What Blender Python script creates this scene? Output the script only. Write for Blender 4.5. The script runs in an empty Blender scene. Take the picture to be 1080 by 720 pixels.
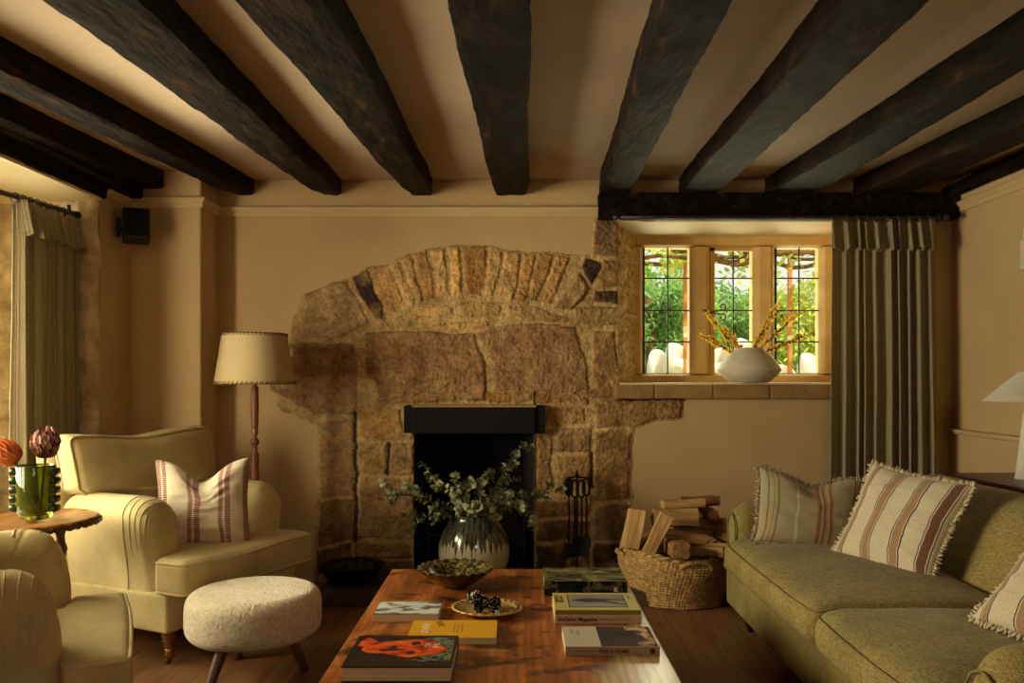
import bpy, bmesh, math, random
import numpy as np
from mathutils import Vector, Matrix, noise
random.seed(7)
R = math.radians
C = bpy.context.scene.collection
F, CX, HY, EYE, D = 900.0, 545.0, 398.0, 1.255, 5.25

def P(px, py, d):
    """the place at distance d from the eye that stands at a given spot of the photograph"""
    return Vector(((px-CX)*d/F, d, EYE-(py-HY)*d/F))

def lin(c):
    if isinstance(c, str):
        c = [int(c[i:i+2], 16)/255 for i in (0, 2, 4)]
    return tuple((x/12.92 if x <= .04045 else ((x+.055)/1.055)**2.4) for x in c)

# ------------------------------------------------------------------ materials
def nodes(name):
    m = bpy.data.materials.new(name); m.use_nodes = True
    nt = m.node_tree; b = nt.nodes['Principled BSDF']
    return m, nt, b
def N(nt, t, **kw):
    n = nt.nodes.new(t)
    for k, v in kw.items():
        if k in n.inputs: n.inputs[k].default_value = v
        else: setattr(n, k, v)
    return n
def coords(nt, scale=(1, 1, 1), kind='Object', rot=(0, 0, 0)):
    t = N(nt, 'ShaderNodeTexCoord'); mp = N(nt, 'ShaderNodeMapping')
    mp.inputs['Scale'].default_value = scale; mp.inputs['Rotation'].default_value = rot
    nt.links.new(t.outputs[kind], mp.inputs['Vector'])
    return mp.outputs['Vector']
def ramp(nt, stops, interp='LINEAR'):
    r = N(nt, 'ShaderNodeValToRGB'); r.color_ramp.interpolation = interp
    e = r.color_ramp.elements
    while len(e) < len(stops): e.new(.5)
    for q, (p, c) in zip(e, stops):
        q.position = p; q.color = (*lin(c), 1) if isinstance(c, str) else (*c, 1)
    return r
def mixc(nt, fac, a, b, mode='MIX'):
    m = N(nt, 'ShaderNodeMix', data_type='RGBA', blend_type=mode)
    for s, v in ((0, fac), (6, a), (7, b)):
        if isinstance(v, (int, float)): m.inputs[s].default_value = v
        elif isinstance(v, tuple): m.inputs[s].default_value = (*v, 1)
        elif isinstance(v, str): m.inputs[s].default_value = (*lin(v), 1)
        else: nt.links.new(v, m.inputs[s])
    return m.outputs[2]
def bump(nt, b, h, strength, dist=.01):
    n = N(nt, 'ShaderNodeBump'); n.inputs['Strength'].default_value = strength; n.inputs['Distance'].default_value = dist
    nt.links.new(h, n.inputs['Height']); nt.links.new(n.outputs[0], b.inputs['Normal'])
def simple(name, c1, c2=None, rough=.6, scale=8, bs=0, bscale=60, metal=0, stretch=(1, 1, 1), detail=6, spec=.5, coat=0, sheen=0):
    m, nt, b = nodes(name)
    b.inputs['Roughness'].default_value = rough; b.inputs['Metallic'].default_value = metal
    b.inputs['Specular IOR Level'].default_value = spec
    b.inputs['Coat Weight'].default_value = coat; b.inputs['Sheen Weight'].default_value = sheen
    v = coords(nt, stretch)
    n = N(nt, 'ShaderNodeTexNoise'); n.inputs['Scale'].default_value = scale; n.inputs['Detail'].default_value = detail
    nt.links.new(v, n.inputs['Vector'])
    r = ramp(nt, [(.32, c1), (.68, c2 or c1)]); nt.links.new(n.outputs[0], r.inputs[0])
    nt.links.new(r.outputs[0], b.inputs['Base Color'])
    if bs:
        n2 = N(nt, 'ShaderNodeTexNoise'); n2.inputs['Scale'].default_value = bscale; n2.inputs['Detail'].default_value = 8
        nt.links.new(v, n2.inputs['Vector']); bump(nt, b, n2.outputs[0], bs)
    return m
def weave(name, c1, c2, fine=420, bs=.35, rough=.9, blotch=5):
    """woven upholstery: two crossing thread patterns over a soft blotch"""
    m, nt, b = nodes(name); b.inputs['Roughness'].default_value = rough; b.inputs['Sheen Weight'].default_value = .08
    b.inputs['Specular IOR Level'].default_value = .2
    hs = []
    for st in ((1, 1, .10), (.10, 1, 1), (1, .10, 1)):
        v = coords(nt, st); n = N(nt, 'ShaderNodeTexNoise'); n.inputs['Scale'].default_value = fine; n.inputs['Detail'].default_value = 2
        nt.links.new(v, n.inputs['Vector']); hs.append(n.outputs[0])
    a = N(nt, 'ShaderNodeMath', operation='ADD'); nt.links.new(hs[0], a.inputs[0]); nt.links.new(hs[1], a.inputs[1])
    a3 = N(nt, 'ShaderNodeMath', operation='ADD'); nt.links.new(a.outputs[0], a3.inputs[0]); nt.links.new(hs[2], a3.inputs[1])
    a2 = N(nt, 'ShaderNodeMath', operation='MULTIPLY'); a2.inputs[1].default_value = .3333; nt.links.new(a3.outputs[0], a2.inputs[0])
    r = ramp(nt, [(.42, c1), (.58, c2)]); nt.links.new(a2.outputs[0], r.inputs[0])
    nb = N(nt, 'ShaderNodeTexNoise'); nb.inputs['Scale'].default_value = blotch; nt.links.new(coords(nt), nb.inputs['Vector'])
    rb = ramp(nt, [(.35, (.82, .82, .82)), (.65, (1.05, 1.05, 1.05))]); nt.links.new(nb.outputs[0], rb.inputs[0])
    nt.links.new(mixc(nt, 1.0, r.outputs[0], rb.outputs[0], 'MULTIPLY'), b.inputs['Base Color'])
    bump(nt, b, a2.outputs[0], bs, .003)
    return m
def striped(name, stops, base_noise=.25, axis=0, dash=0, bs=.4, zoom=1.0, base=None):
    """cloth striped across its own UVs"""
    m, nt, b = nodes(name); b.inputs['Roughness'].default_value = .9; b.inputs['Sheen Weight'].default_value = .2
    b.inputs['Specular IOR Level'].default_value = .15
    t = N(nt, 'ShaderNodeTexCoord'); s = N(nt, 'ShaderNodeSeparateXYZ'); nt.links.new(t.outputs['UV'], s.inputs[0])
    u = s.outputs[axis]
    mu = N(nt, 'ShaderNodeMath', operation='MULTIPLY'); mu.inputs[1].default_value = zoom; nt.links.new(u, mu.inputs[0])
    fr = N(nt, 'ShaderNodeMath', operation='FRACT'); nt.links.new(mu.outputs[0], fr.inputs[0])
    r = ramp(nt, stops, 'CONSTANT'); nt.links.new(fr.outputs[0], r.inputs[0])
    n = N(nt, 'ShaderNodeTexNoise'); n.inputs['Scale'].default_value = 260; nt.links.new(coords(nt, (1, 1, .3)), n.inputs['Vector'])
    rb = ramp(nt, [(.3, (1-base_noise,)*3), (.7, (1.08,)*3)]); nt.links.new(n.outputs[0], rb.inputs[0])
    col = mixc(nt, 1.0, r.outputs[0], rb.outputs[0], 'MULTIPLY')
    if dash:
        w = N(nt, 'ShaderNodeTexWave', bands_direction='Y' if axis == 0 else 'X'); w.inputs['Scale'].default_value = dash
        nt.links.new(t.outputs['UV'], w.inputs['Vector'])
        g = N(nt, 'ShaderNodeMath', operation='GREATER_THAN'); g.inputs[1].default_value = .62; nt.links.new(w.outputs['Fac'], g.inputs[0])
        col = mixc(nt, g.outputs[0], col, mixc(nt, .55, col, base))
    nt.links.new(col, b.inputs['Base Color']); bump(nt, b, n.outputs[0], bs, .003)
    return m
def see_through(m, fac):
    nt = m.node_tree; b = nt.nodes['Principled BSDF']; o = [x for x in nt.nodes if x.type == 'OUTPUT_MATERIAL'][0]
    tr = N(nt, 'ShaderNodeBsdfTranslucent'); mx = N(nt, 'ShaderNodeMixShader'); mx.inputs[0].default_value = fac
    nt.links.new(b.inputs['Base Color'].links[0].from_socket, tr.inputs[0]); nt.links.new(b.outputs[0], mx.inputs[1]); nt.links.new(tr.outputs[0], mx.inputs[2]); nt.links.new(mx.outputs[0], o.inputs[0])
def timber(name, dark, light, scale=3, rough=.55, stretch=(1, .12, 1), bs=.6, knots=False, coat=0):
    m, nt, b = nodes(name); b.inputs['Roughness'].default_value = rough; b.inputs['Coat Weight'].default_value = coat
    v = coords(nt, stretch)
    n = N(nt, 'ShaderNodeTexNoise'); n.inputs['Scale'].default_value = scale*6; n.inputs['Detail'].default_value = 8; n.inputs['Distortion'].default_value = .6
    nt.links.new(v, n.inputs['Vector'])
    r = ramp(nt, [(.3, dark), (.72, light)]); nt.links.new(n.outputs[0], r.inputs[0])
    nt.links.new(r.outputs[0], b.inputs['Base Color'])
    bump(nt, b, n.outputs[0], bs, .01)
    return m

M = {}
M['plaster'] = simple('tan_plaster', 'bfa073', 'c9ab7d', .9, 2.2, .25, 14)
M['ceiling'] = simple('cream_ceiling_plaster', 'b59f86', 'c0aa8f', .9, 1.8, .3, 9)
M['rail'] = simple('painted_moulding', 'c6a97a', 'cfb384', .7, 4, .1, 30)
M['black_iron'] = simple('black_iron', '060707', '0d0e0f', .65, 20, .3, 60, spec=.2)
M['soot'] = simple('sooty_brick', '060606', '12100e', .95, 7, .8, 20)
M['beam'] = None
m, nt, b = nodes('dark_hewn_oak'); M['beam'] = m
v = coords(nt, (1, .22, 1)); n = N(nt, 'ShaderNodeTexNoise'); n.inputs['Scale'].default_value = 19; n.inputs['Detail'].default_value = 10; n.inputs['Distortion'].default_value = .4
nt.links.new(v, n.inputs['Vector'])
r = ramp(nt, [(.3, '080503'), (.5, '130c07'), (.64, '27190e'), (.78, '503822')]); nt.links.new(n.outputs[0], r.inputs[0])
n2 = N(nt, 'ShaderNodeTexNoise'); n2.inputs['Scale'].default_value = 3.2; n2.inputs['Detail'].default_value = 5; nt.links.new(coords(nt, (1, .35, 1)), n2.inputs['Vector'])
r2 = ramp(nt, [(.56, (0, 0, 0)), (.74, (1, 1, 1))]); nt.links.new(n2.outputs[0], r2.inputs[0])
nt.links.new(mixc(nt, r2.outputs[0], r.outputs[0], mixc(nt, .4, r.outputs[0], '48220e')), b.inputs['Base Color'])
b.inputs['Roughness'].default_value = .8; b.inputs['Specular IOR Level'].default_value = .12
n3 = N(nt, 'ShaderNodeTexNoise'); n3.inputs['Scale'].default_value = 34; n3.inputs['Detail'].default_value = 9; nt.links.new(coords(nt, (1, .3, 1)), n3.inputs['Vector'])
ad = N(nt, 'ShaderNodeMath', operation='ADD'); nt.links.new(n.outputs[0], ad.inputs[0]); nt.links.new(n3.outputs[0], ad.inputs[1])
bump(nt, b, ad.outputs[0], .5, .014)
# floor boards
m, nt, b = nodes('dark_oak_boards'); M['floor'] = m
t = N(nt, 'ShaderNodeTexCoord'); mp = N(nt, 'ShaderNodeMapping'); mp.inputs['Rotation'].default_value = (0, 0, R(90)); nt.links.new(t.outputs['Object'], mp.inputs['Vector'])
br = N(nt, 'ShaderNodeTexBrick'); br.inputs['Scale'].default_value = 1; br.inputs['Brick Width'].default_value = 1.9; br.inputs['Row Height'].default_value = .19
br.inputs['Mortar Size'].default_value = .0022; br.inputs['Mortar Smooth'].default_value = .2
br.inputs['Color1'].default_value = (*lin('7a5536'), 1); br.inputs['Color2'].default_value = (*lin('8c6542'), 1); br.inputs['Mortar'].default_value = (*lin('a98560'), 1)
nt.links.new(mp.outputs[0], br.inputs['Vector'])
n = N(nt, 'ShaderNodeTexNoise'); n.inputs['Scale'].default_value = 20; n.inputs['Detail'].default_value = 8; n.inputs['Distortion'].default_value = 1.2; nt.links.new(coords(nt, (1, .08, 1)), n.inputs['Vector'])
r = ramp(nt, [(.3, (.55, .5, .45)), (.7, (1.15, 1.15, 1.15))]); nt.links.new(n.outputs[0], r.inputs[0])
nt.links.new(mixc(nt, 1.0, br.outputs[0], r.outputs[0], 'MULTIPLY'), b.inputs['Base Color']); b.inputs['Roughness'].default_value = .42
bump(nt, b, n.outputs[0], .15, .004)
# table top: glossy knotty yew, a patch of light painted pale down its right edge
m, nt, b = nodes('knotty_varnished_wood'); M['table'] = m
v = coords(nt, (1, .22, 1))
n = N(nt, 'ShaderNodeTexNoise'); n.inputs['Scale'].default_value = 9; n.inputs['Detail'].default_value = 7; n.inputs['Distortion'].default_value = 1.6; nt.links.new(v, n.inputs['Vector'])
w = N(nt, 'ShaderNodeTexWave', bands_direction='X'); w.inputs['Scale'].default_value = 11; w.inputs['Distortion'].default_value = 6; w.inputs['Detail'].default_value = 3; w.inputs['Detail Scale'].default_value = 1.2
nt.links.new(v, w.inputs['Vector'])
r = ramp(nt, [(.25, '5e3012'), (.5, '985222'), (.75, 'c27c3a')]); nt.links.new(n.outputs[0], r.inputs[0])
rw = ramp(nt, [(0, (.80, .76, .72)), (.6, (1.08, 1.08, 1.08))]); nt.links.new(w.outputs['Fac'], rw.inputs[0])
col = mixc(nt, 1.0, r.outputs[0], rw.outputs[0], 'MULTIPLY')
kn = N(nt, 'ShaderNodeTexNoise'); kn.inputs['Scale'].default_value = 9; kn.inputs['Detail'].default_value = 4; kn.inputs['Distortion'].default_value = .5; nt.links.new(coords(nt, (.8, 1.1, 1)), kn.inputs['Vector'])
kr = ramp(nt, [(.545, (0, 0, 0)), (.62, (1, 1, 1))]); nt.links.new(kn.outputs[0], kr.inputs[0])
col = mixc(nt, kr.outputs[0], col, mixc(nt, .85, col, '1d0c05'))
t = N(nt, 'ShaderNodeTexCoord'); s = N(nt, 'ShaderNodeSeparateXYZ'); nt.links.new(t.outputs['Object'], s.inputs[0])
# wedge of painted light: x + .12*y-ish boundary with a wavering edge
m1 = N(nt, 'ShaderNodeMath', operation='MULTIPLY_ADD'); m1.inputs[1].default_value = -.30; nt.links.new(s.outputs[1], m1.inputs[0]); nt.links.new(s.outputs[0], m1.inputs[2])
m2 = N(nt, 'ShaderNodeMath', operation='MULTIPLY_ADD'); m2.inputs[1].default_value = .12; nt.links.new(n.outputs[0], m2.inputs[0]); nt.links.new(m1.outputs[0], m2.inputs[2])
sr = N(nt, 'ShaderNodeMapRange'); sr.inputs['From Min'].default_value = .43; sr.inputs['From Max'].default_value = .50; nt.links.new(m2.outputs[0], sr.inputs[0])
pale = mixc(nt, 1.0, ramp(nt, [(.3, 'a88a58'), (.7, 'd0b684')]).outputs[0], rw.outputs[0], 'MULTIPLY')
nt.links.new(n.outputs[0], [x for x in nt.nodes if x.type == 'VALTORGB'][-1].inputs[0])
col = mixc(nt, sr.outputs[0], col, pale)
nt.links.new(col, b.inputs['Base Color']); b.inputs['Roughness'].default_value = .32; b.inputs['Coat Weight'].default_value = .25; b.inputs['Coat Roughness'].default_value = .2
# stone whose colour sits in the mesh
m, nt, b = nodes('rubble_stone'); M['stone'] = m
a = N(nt, 'ShaderNodeAttribute', attribute_name='Col')
n = N(nt, 'ShaderNodeTexNoise'); n.inputs['Scale'].default_value = 9; n.inputs['Detail'].default_value = 10; n.inputs['Roughness'].default_value = .72; nt.links.new(coords(nt), n.inputs['Vector'])
r = ramp(nt, [(.30, (.42, .36, .30)), (.42, (.8, .76, .70)), (.54, (1.05, 1.05, 1.05)), (.70, (1.55, 1.5, 1.38))]); nt.links.new(n.outputs[0], r.inputs[0])
n2 = N(nt, 'ShaderNodeTexNoise'); n2.inputs['Scale'].default_value = 60; n2.inputs['Detail'].default_value = 8; nt.links.new(coords(nt), n2.inputs['Vector'])
n4 = N(nt, 'ShaderNodeTexNoise'); n4.inputs['Scale'].default_value = 42; n4.inputs['Detail'].default_value = 6; nt.links.new(coords(nt), n4.inputs['Vector'])
r4 = ramp(nt, [(.34, (.74, .70, .66)), (.48, (1, 1, 1)), (.66, (1.18, 1.17, 1.12))]); nt.links.new(n4.outputs[0], r4.inputs[0])
nt.links.new(mixc(nt, 1.0, mixc(nt, 1.0, a.outputs[0], r.outputs[0], 'MULTIPLY'), r4.outputs[0], 'MULTIPLY'), b.inputs['Base Color']); b.inputs['Roughness'].default_value = .93
b.inputs['Specular IOR Level'].default_value = .15
bump(nt, b, n2.outputs[0], .9, .018)
M['limestone'] = simple('golden_limestone', 'd3ab66', 'e6c582', .85, 6, .45, 45)
M['bronze'] = simple('bronze_catch', '4a3520', '6b4e30', .5, 30)
M['reveal'] = simple('rough_golden_stone', 'a8824a', 'edcf90', .9, 26, 1.0, 70)
M['sillstone'] = simple('brown_sill_stone', '8d6c42', 'a5814f', .9, 9, .6, 50)
M['jambstone'] = simple('pale_jamb_stone', 'a58d66', 'e6d4ae', .9, 9, .9, 40)
M['cream_paint'] = simple('cream_paint', 'e0cd9e', 'e8d5a6', .7, 3, .1, 20)
M['lead'] = simple('dark_lead', '241c16', '30261d', .5, 30, .2, 60)
# thin window glass
m = bpy.data.materials.new('window_glass'); m.use_nodes = True; nt = m.node_tree; nt.nodes.clear()
o = N(nt, 'ShaderNodeOutputMaterial'); mx = N(nt, 'ShaderNodeMixShader'); tr = N(nt, 'ShaderNodeBsdfTransparent'); gl = N(nt, 'ShaderNodeBsdfGlossy'); fz = N(nt, 'ShaderNodeFresnel')
gl.inputs['Roughness'].default_value = .03
tr.inputs[0].default_value = (.97, .99, .96, 1)
nt.links.new(fz.outputs[0], mx.inputs[0]); nt.links.new(tr.outputs[0], mx.inputs[1]); nt.links.new(gl.outputs[0], mx.inputs[2]); nt.links.new(mx.outputs[0], o.inputs[0])
M['glass'] = m
m, nt, b = nodes('green_vase_glass'); M['green_glass'] = m
b.inputs['Base Color'].default_value = (*lin('93a340'), 1); b.inputs['Roughness'].default_value = .05; b.inputs['Transmission Weight'].default_value = .92; b.inputs['IOR'].default_value = 1.35
m, nt, b = nodes('dark_green_glass'); M['dark_glass'] = m
b.inputs['Base Color'].default_value = (*lin('24350f'), 1); b.inputs['Roughness'].default_value = .08; b.inputs['Transmission Weight'].default_value = .45; b.inputs['IOR'].default_value = 1.4
M['chair'] = weave('cream_linen', 'b9a675', 'cdbb8a', 500, .18)
M['chair_pipe'] = weave('cream_linen_piping', 'bba97b', 'd3c394', 500, .1)
M['sofa'] = weave('olive_linen', '6f5f31', 'ab9a5e', 330, .5)
M['sofa_pipe'] = weave('olive_linen_piping', '6e6230', '988b52', 330, .2)
M['boucle'] = simple('cream_boucle', 'c5b699', 'e2d6bd', .95, 60, .0, 90, sheen=.3)
mm = M['boucle']; nt = mm.node_tree; b = nt.nodes['Principled BSDF']
vv = N(nt, 'ShaderNodeTexVoronoi'); vv.inputs['Scale'].default_value = 120; nt.links.new(coords(nt), vv.inputs['Vector']); bump(nt, b, vv.outputs[0], .5, .007)
M['dark_leg'] = simple('dark_polished_wood', '1b0e09', '2e170d', .25, 12, .05, 30, coat=.4)
M['brown_leg'] = timber('brown_turned_wood', '4a2713', '7d4a26', 3, .35, (1, 1, .2), .1)
M['lamp_post'] = timber('reddish_turned_wood', '5a3020', '8f5535', 4, .4, (1, 1, .2), .2)
M['brass'] = simple('aged_brass', '8c6a2e', 'b08a42', .3, 20, .1, 40, metal=.9)
M['walnut'] = timber('brown_walnut', '2d1710', '4b291b', 3, .35, (1, .15, 1), .15)
M['side_table'] = timber('golden_brown_wood', '6b4220', 'a87338', 2.5, .3, (1, .2, 1), .1, coat=.3)
M['side_carved'] = timber('dark_carved_wood', '2a130b', '5d3019', 6, .35, (1, 1, 1), .3)
M['stool_leg'] = timber('walnut_stool_leg', '4b2f1e', '6d4930', 3, .45, (1, 1, .15), .1)
m, nt, b = nodes('parchment_shade'); M['shade'] = m
b.inputs['Base Color'].default_value = (*lin('bba67b'), 1); b.inputs['Roughness'].default_value = .8
n = N(nt, 'ShaderNodeTexNoise'); n.inputs['Scale'].default_value = 200; nt.links.new(coords(nt, (1, 1, .1)), n.inputs['Vector']); bump(nt, b, n.outputs[0], .15, .003)
M['stitch'] = simple('brown_stitching', '5a3a20', '7a5230', .8)
M['white_ceramic'] = simple('matte_white_ceramic', 'c9bfa8', 'd8cfba', .6, 14, .12, 80)
M['lamp_white'] = simple('white_lamp_linen', 'c9c6b6', 'd6d3c4', .7, 20, .05, 60)
M['speaker'] = simple('black_plastic', '0a0c0e', '101315', .55, 20, .1, 200)
M['cream_plastic'] = simple('cream_fitting', 'd3c8ae', 'd9cfb6', .5)
M['twig'] = simple('brown_twig', '3d2416', '5e3c24', .8, 20, .4, 60)
M['yellow_flower'] = simple('ochre_blossom', 'd6a326', 'f2cd4e', .7, 40)
M['rust_bud'] = simple('rust_bud', '5c3314', '7d4c1c', .7, 40)
M['euc_leaf'] = simple('grey_green_leaf', '6b7450', 'a6a67c', .6, 9)
M['euc_leaf2'] = simple('deep_green_leaf', '3c4730', '676e49', .55, 9)
M['euc_stem'] = simple('olive_stem', '4b4529', '5d5433', .7)
M['stem'] = simple('dark_stem', '4a2a14', '6d4622', .7)
# basket
M['jute'] = simple('plaited_seagrass', '94703e', 'd6b070', .85, 40, .5, 160)
M['bark'] = simple('log_bark', '4a3322', '7b5b3a', .95, 18, .9, 50)
M['splitwood'] = timber('split_firewood', '8f6838', 'd6ad72', 4, .85, (.10, 1, 1), 1.0)
M['splitwood2'] = timber('browner_split_firewood', '6b4828', 'b08450', 4, .85, (.10, 1, 1), 1.0)
M['page'] = simple('book_pages', 'c3ad8a', 'd4bf9c', .8, 300, .2, 300, stretch=(.01, .01, 1))
M['hearth'] = simple('brown_hearth_stone', '43341f', '5b4729', .85, 6, .6, 30)
M['coal'] = simple('black_lump', '14110e', '3a2d22', .8, 30, .6, 60)
M['ink'] = simple('black_ink', '0f0d0c', '151211', .6)
M['white_ink'] = simple('white_ink', 'e4ddc8', 'e4ddc8', .6)

# ------------------------------------------------------------------ mesh helpers
def new(): return bmesh.new()
def finish(name, bm, mat, parent=None, smooth=True, label=None, bevel=0, auto=None):
    me = bpy.data.meshes.new(name); bmesh.ops.recalc_face_normals(bm, faces=bm.faces[:]); bm.to_mesh(me); bm.free()
    mats = mat if isinstance(mat, (list, tuple)) else [mat]
    for q in mats: me.materials.append(q)
    if smooth:
        me.polygons.foreach_set('use_smooth', [True]*len(me.polygons))
        if auto: me.set_sharp_from_angle(angle=R(auto))
    o = bpy.data.objects.new(name, me); C.objects.link(o)
    if parent: o.parent = parent
    if bevel:
        k = o.modifiers.new('soft edges', 'BEVEL'); k.width = bevel; k.segments = 2; k.limit_method = 'ANGLE'
    if label: o['label'] = label
    return o
def thing(name, label, cat, loc=(0, 0, 0), rz=0, group=None):
    o = bpy.data.objects.new(name, None); C.objects.link(o); o.location = loc; o.rotation_euler = (0, 0, rz)
    o.empty_display_size = .1
    return tag(o, label, cat, group)
def tag(o, label, cat=None, group=None, kind=None):
    o['label'] = label
    if cat: o['category'] = cat
    if group: o['group'] = group
    if kind: o['kind'] = kind
    return o
def struct(o, label=None):
    o['kind'] = 'structure'
    if label: o['label'] = label
    return o
def dup(root, label, loc=None, rot=None, scale=None, group=None):
    r = root.copy(); C.objects.link(r); r['label'] = label
    if group: r['group'] = group
    if loc is not None: r.location = loc
    if rot is not None: r.rotation_euler = rot
    if scale is not None: r.scale = scale
    for ch in list(root.children):
        c = ch.copy(); C.objects.link(c); c.parent = r
        for g in list(ch.children):
            e = g.copy(); C.objects.link(e); e.parent = c
    return r
def box(bm, lo, hi, mi=0, xf=None):
    x0, y0, z0 = lo; x1, y1, z1 = hi
    vs = [Vector(p) for p in ((x0, y0, z0), (x1, y0, z0), (x1, y1, z0), (x0, y1, z0), (x0, y0, z1), (x1, y0, z1), (x1, y1, z1), (x0, y1, z1))]
    if xf: vs = [xf(p) for p in vs]
    v = [bm.verts.new(p) for p in vs]
    for q in ((0, 3, 2, 1), (4, 5, 6, 7), (0, 1, 5, 4), (1, 2, 6, 5), (2, 3, 7, 6), (3, 0, 4, 7)):
        f = bm.faces.new([v[i] for i in q]); f.material_index = mi
def quad(bm, pts, mi=0):
    f = bm.faces.new([bm.verts.new(p) for p in pts]); f.material_index = mi; return f
def rbox(bm, size, r, fn=None, k=4, m=8, center=(0, 0, 0), mi=0):
    """rounded box with evenly laid vertices, each passed through fn; the radius may differ per axis"""
    rs = r if isinstance(r, (tuple, list)) else (r, r, r)
    mm_ = m if isinstance(m, (tuple, list)) else (m, m, m)
    ax = []
    for s, q, mq in zip(size, rs, mm_):
        h = s/2; q = min(q, h*.999)
        a = [-h + q*(1-math.cos(i/k*math.pi/2)) if 0 else -h+q*i/k for i in range(k)]
        b_ = [-(h-q)+2*(h-q)*i/mq for i in range(mq+1)]
        ax.append(a+b_+[-x for x in reversed(a)])
    nx, ny, nz = (len(a)-1 for a in ax); V = {}
    c = Vector(center)
    def vert(i, j, l):
        key = (i, j, l)
        if key not in V:
            p = Vector((ax[0][i], ax[1][j], ax[2][l])); inn = Vector([max(-(s/2-min(q, s/2*.999)), min(s/2-min(q, s/2*.999), x)) for s, q, x in zip(size, rs, p)])
            dv = Vector([(p[t]-inn[t])/rs[t] for t in range(3)])
            L = dv.length
            if L > 1e-9:
                mxx = max(abs(x) for x in dv)
                dv = dv/L*mxx if mxx < 1 else dv/L
                p = inn+Vector([dv[t]*rs[t] for t in range(3)])
            if fn: p = fn(p)
            V[key] = bm.verts.new(p+c)
        return V[key]
    def face(a, b_, c_, d_):
        f = bm.faces.new((a, b_, c_, d_)); f.material_index = mi
    for i in range(nx):
        for j in range(ny):
            for l in (0, nz): face(vert(i, j, l), vert(i+1, j, l), vert(i+1, j+1, l), vert(i, j+1, l))
    for i in range(nx):
        for l in range(nz):
            for j in (0, ny): face(vert(i, j, l), vert(i+1, j, l), vert(i+1, j, l+1), vert(i, j, l+1))
    for j in range(ny):
        for l in range(nz):
            for i in (0, nx): face(vert(i, j, l), vert(i, j+1, l), vert(i, j+1, l+1), vert(i, j, l+1))
def lathe(bm, prof, seg=40, fn=None, c=(0, 0, 0), mi=0):
    c = Vector(c); rows = []
    for (r, z) in prof:
        if r < 1e-5:
            p = Vector((0, 0, z)); rows.append([bm.verts.new((fn(p) if fn else p)+c)])
        else:
            row = []
            for i in range(seg):
                a = 2*math.pi*i/seg; p = Vector((r*math.cos(a), r*math.sin(a), z)); row.append(bm.verts.new((fn(p) if fn else p)+c))
            rows.append(row)
    for a, b_ in zip(rows, rows[1:]):
        if len(a) == 1 and len(b_) == 1: continue
        for i in range(seg):
            j = (i+1) % seg
            if len(a) == 1: f = bm.faces.new((a[0], b_[i], b_[j]))
            elif len(b_) == 1: f = bm.faces.new((a[i], a[j], b_[0]))
            else: f = bm.faces.new((a[i], a[j], b_[j], b_[i]))
            f.material_index = mi
def tube(bm, pts, rad, seg=8, closed=False, mi=0, cap=True, flat=1):
    pts = [Vector(p) for p in pts]; n = len(pts)
    rr = rad if isinstance(rad, (list, tuple)) else [rad]*n
    t0 = (pts[1]-pts[0]).normalized(); up = Vector((0, 0, 1)) if abs(t0.z) < .9 else Vector((1, 0, 0))
    nrm = t0.cross(up).normalized(); rows = []
    for i, p in enumerate(pts):
        if closed: t = (pts[(i+1) % n]-pts[i-1]).normalized()
        else: t = (pts[min(i+1, n-1)]-pts[max(i-1, 0)]).normalized()
        nrm = (nrm-t*nrm.dot(t))
        nrm = nrm.normalized() if nrm.length > 1e-6 else t.orthogonal().normalized()
        bi = t.cross(nrm)
        rows.append([bm.verts.new(p+(nrm*math.cos(2*math.pi*k/seg)+bi*math.sin(2*math.pi*k/seg)*flat)*rr[i]) for k in range(seg)])
    m = n if closed else n-1
    for i in range(m):
        a, b_ = rows[i], rows[(i+1) % n]
        for k in range(seg):
            l = (k+1) % seg; f = bm.faces.new((a[k], a[l], b_[l], b_[k])); f.material_index = mi
    if cap and not closed:
        for rw in (rows[0], rows[-1]):
            f = bm.faces.new(rw); f.material_index = mi
def nz(p, s=1.0, seed=0): return noise.noise(Vector((p[0]*s+seed*7.3, p[1]*s-seed*3.1, p[2]*s+seed*1.7)))
def smooth(t): t = max(0, min(1, t)); return t*t*(3-2*t)
def frame(normal, up=(0, 0, 1)):
    n = Vector(normal).normalized(); x = Vector(up).cross(n)
    x = x.normalized() if x.length > 1e-5 else Vector((1, 0, 0)); return x, n.cross(x), n
# ------------------------------------------------------------------ the room
XL, XR, YB, YN = -2.25, 2.6775, D, -2.6
PIL_Y, PIL_X = 4.967, -1.838
JY0, JY1, BAYX, SOF = 1.55, 4.60, -2.86, 2.215       # bay of the left window
def ceil_z(y): return 2.2875+.0344*y
def beam_z(y): return 2.179+.0344*y
bm = new(); quad(bm, [(BAYX-.3, YN, 0), (XR+.2, YN, 0), (XR+.2, YB+.8, 0), (BAYX-.3, YB+.8, 0)])
struct(finish('floor', bm, M['floor'], smooth=False), 'dark oak board floor running towards the fireplace')
bm = new(); n_ = 30
for i in range(n_):
    a, b_ = YN+(YB+.1-YN)*i/n_, YN+(YB+.1-YN)*(i+1)/n_
    for j in range(20):
        u, v_ = BAYX+(XR+.1-BAYX)*j/20, BAYX+(XR+.1-BAYX)*(j+1)/20
        quad(bm, [(x, y, ceil_z(y)+.006*nz((x*1.3, y, 0))) for x, y in ((u, a), (v_, a), (v_, b_), (u, b_))])
bmesh.ops.remove_doubles(bm, verts=bm.verts[:], dist=1e-4)
struct(finish('ceiling', bm, M['ceiling']), 'cream plaster ceiling between dark beams')

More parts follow.
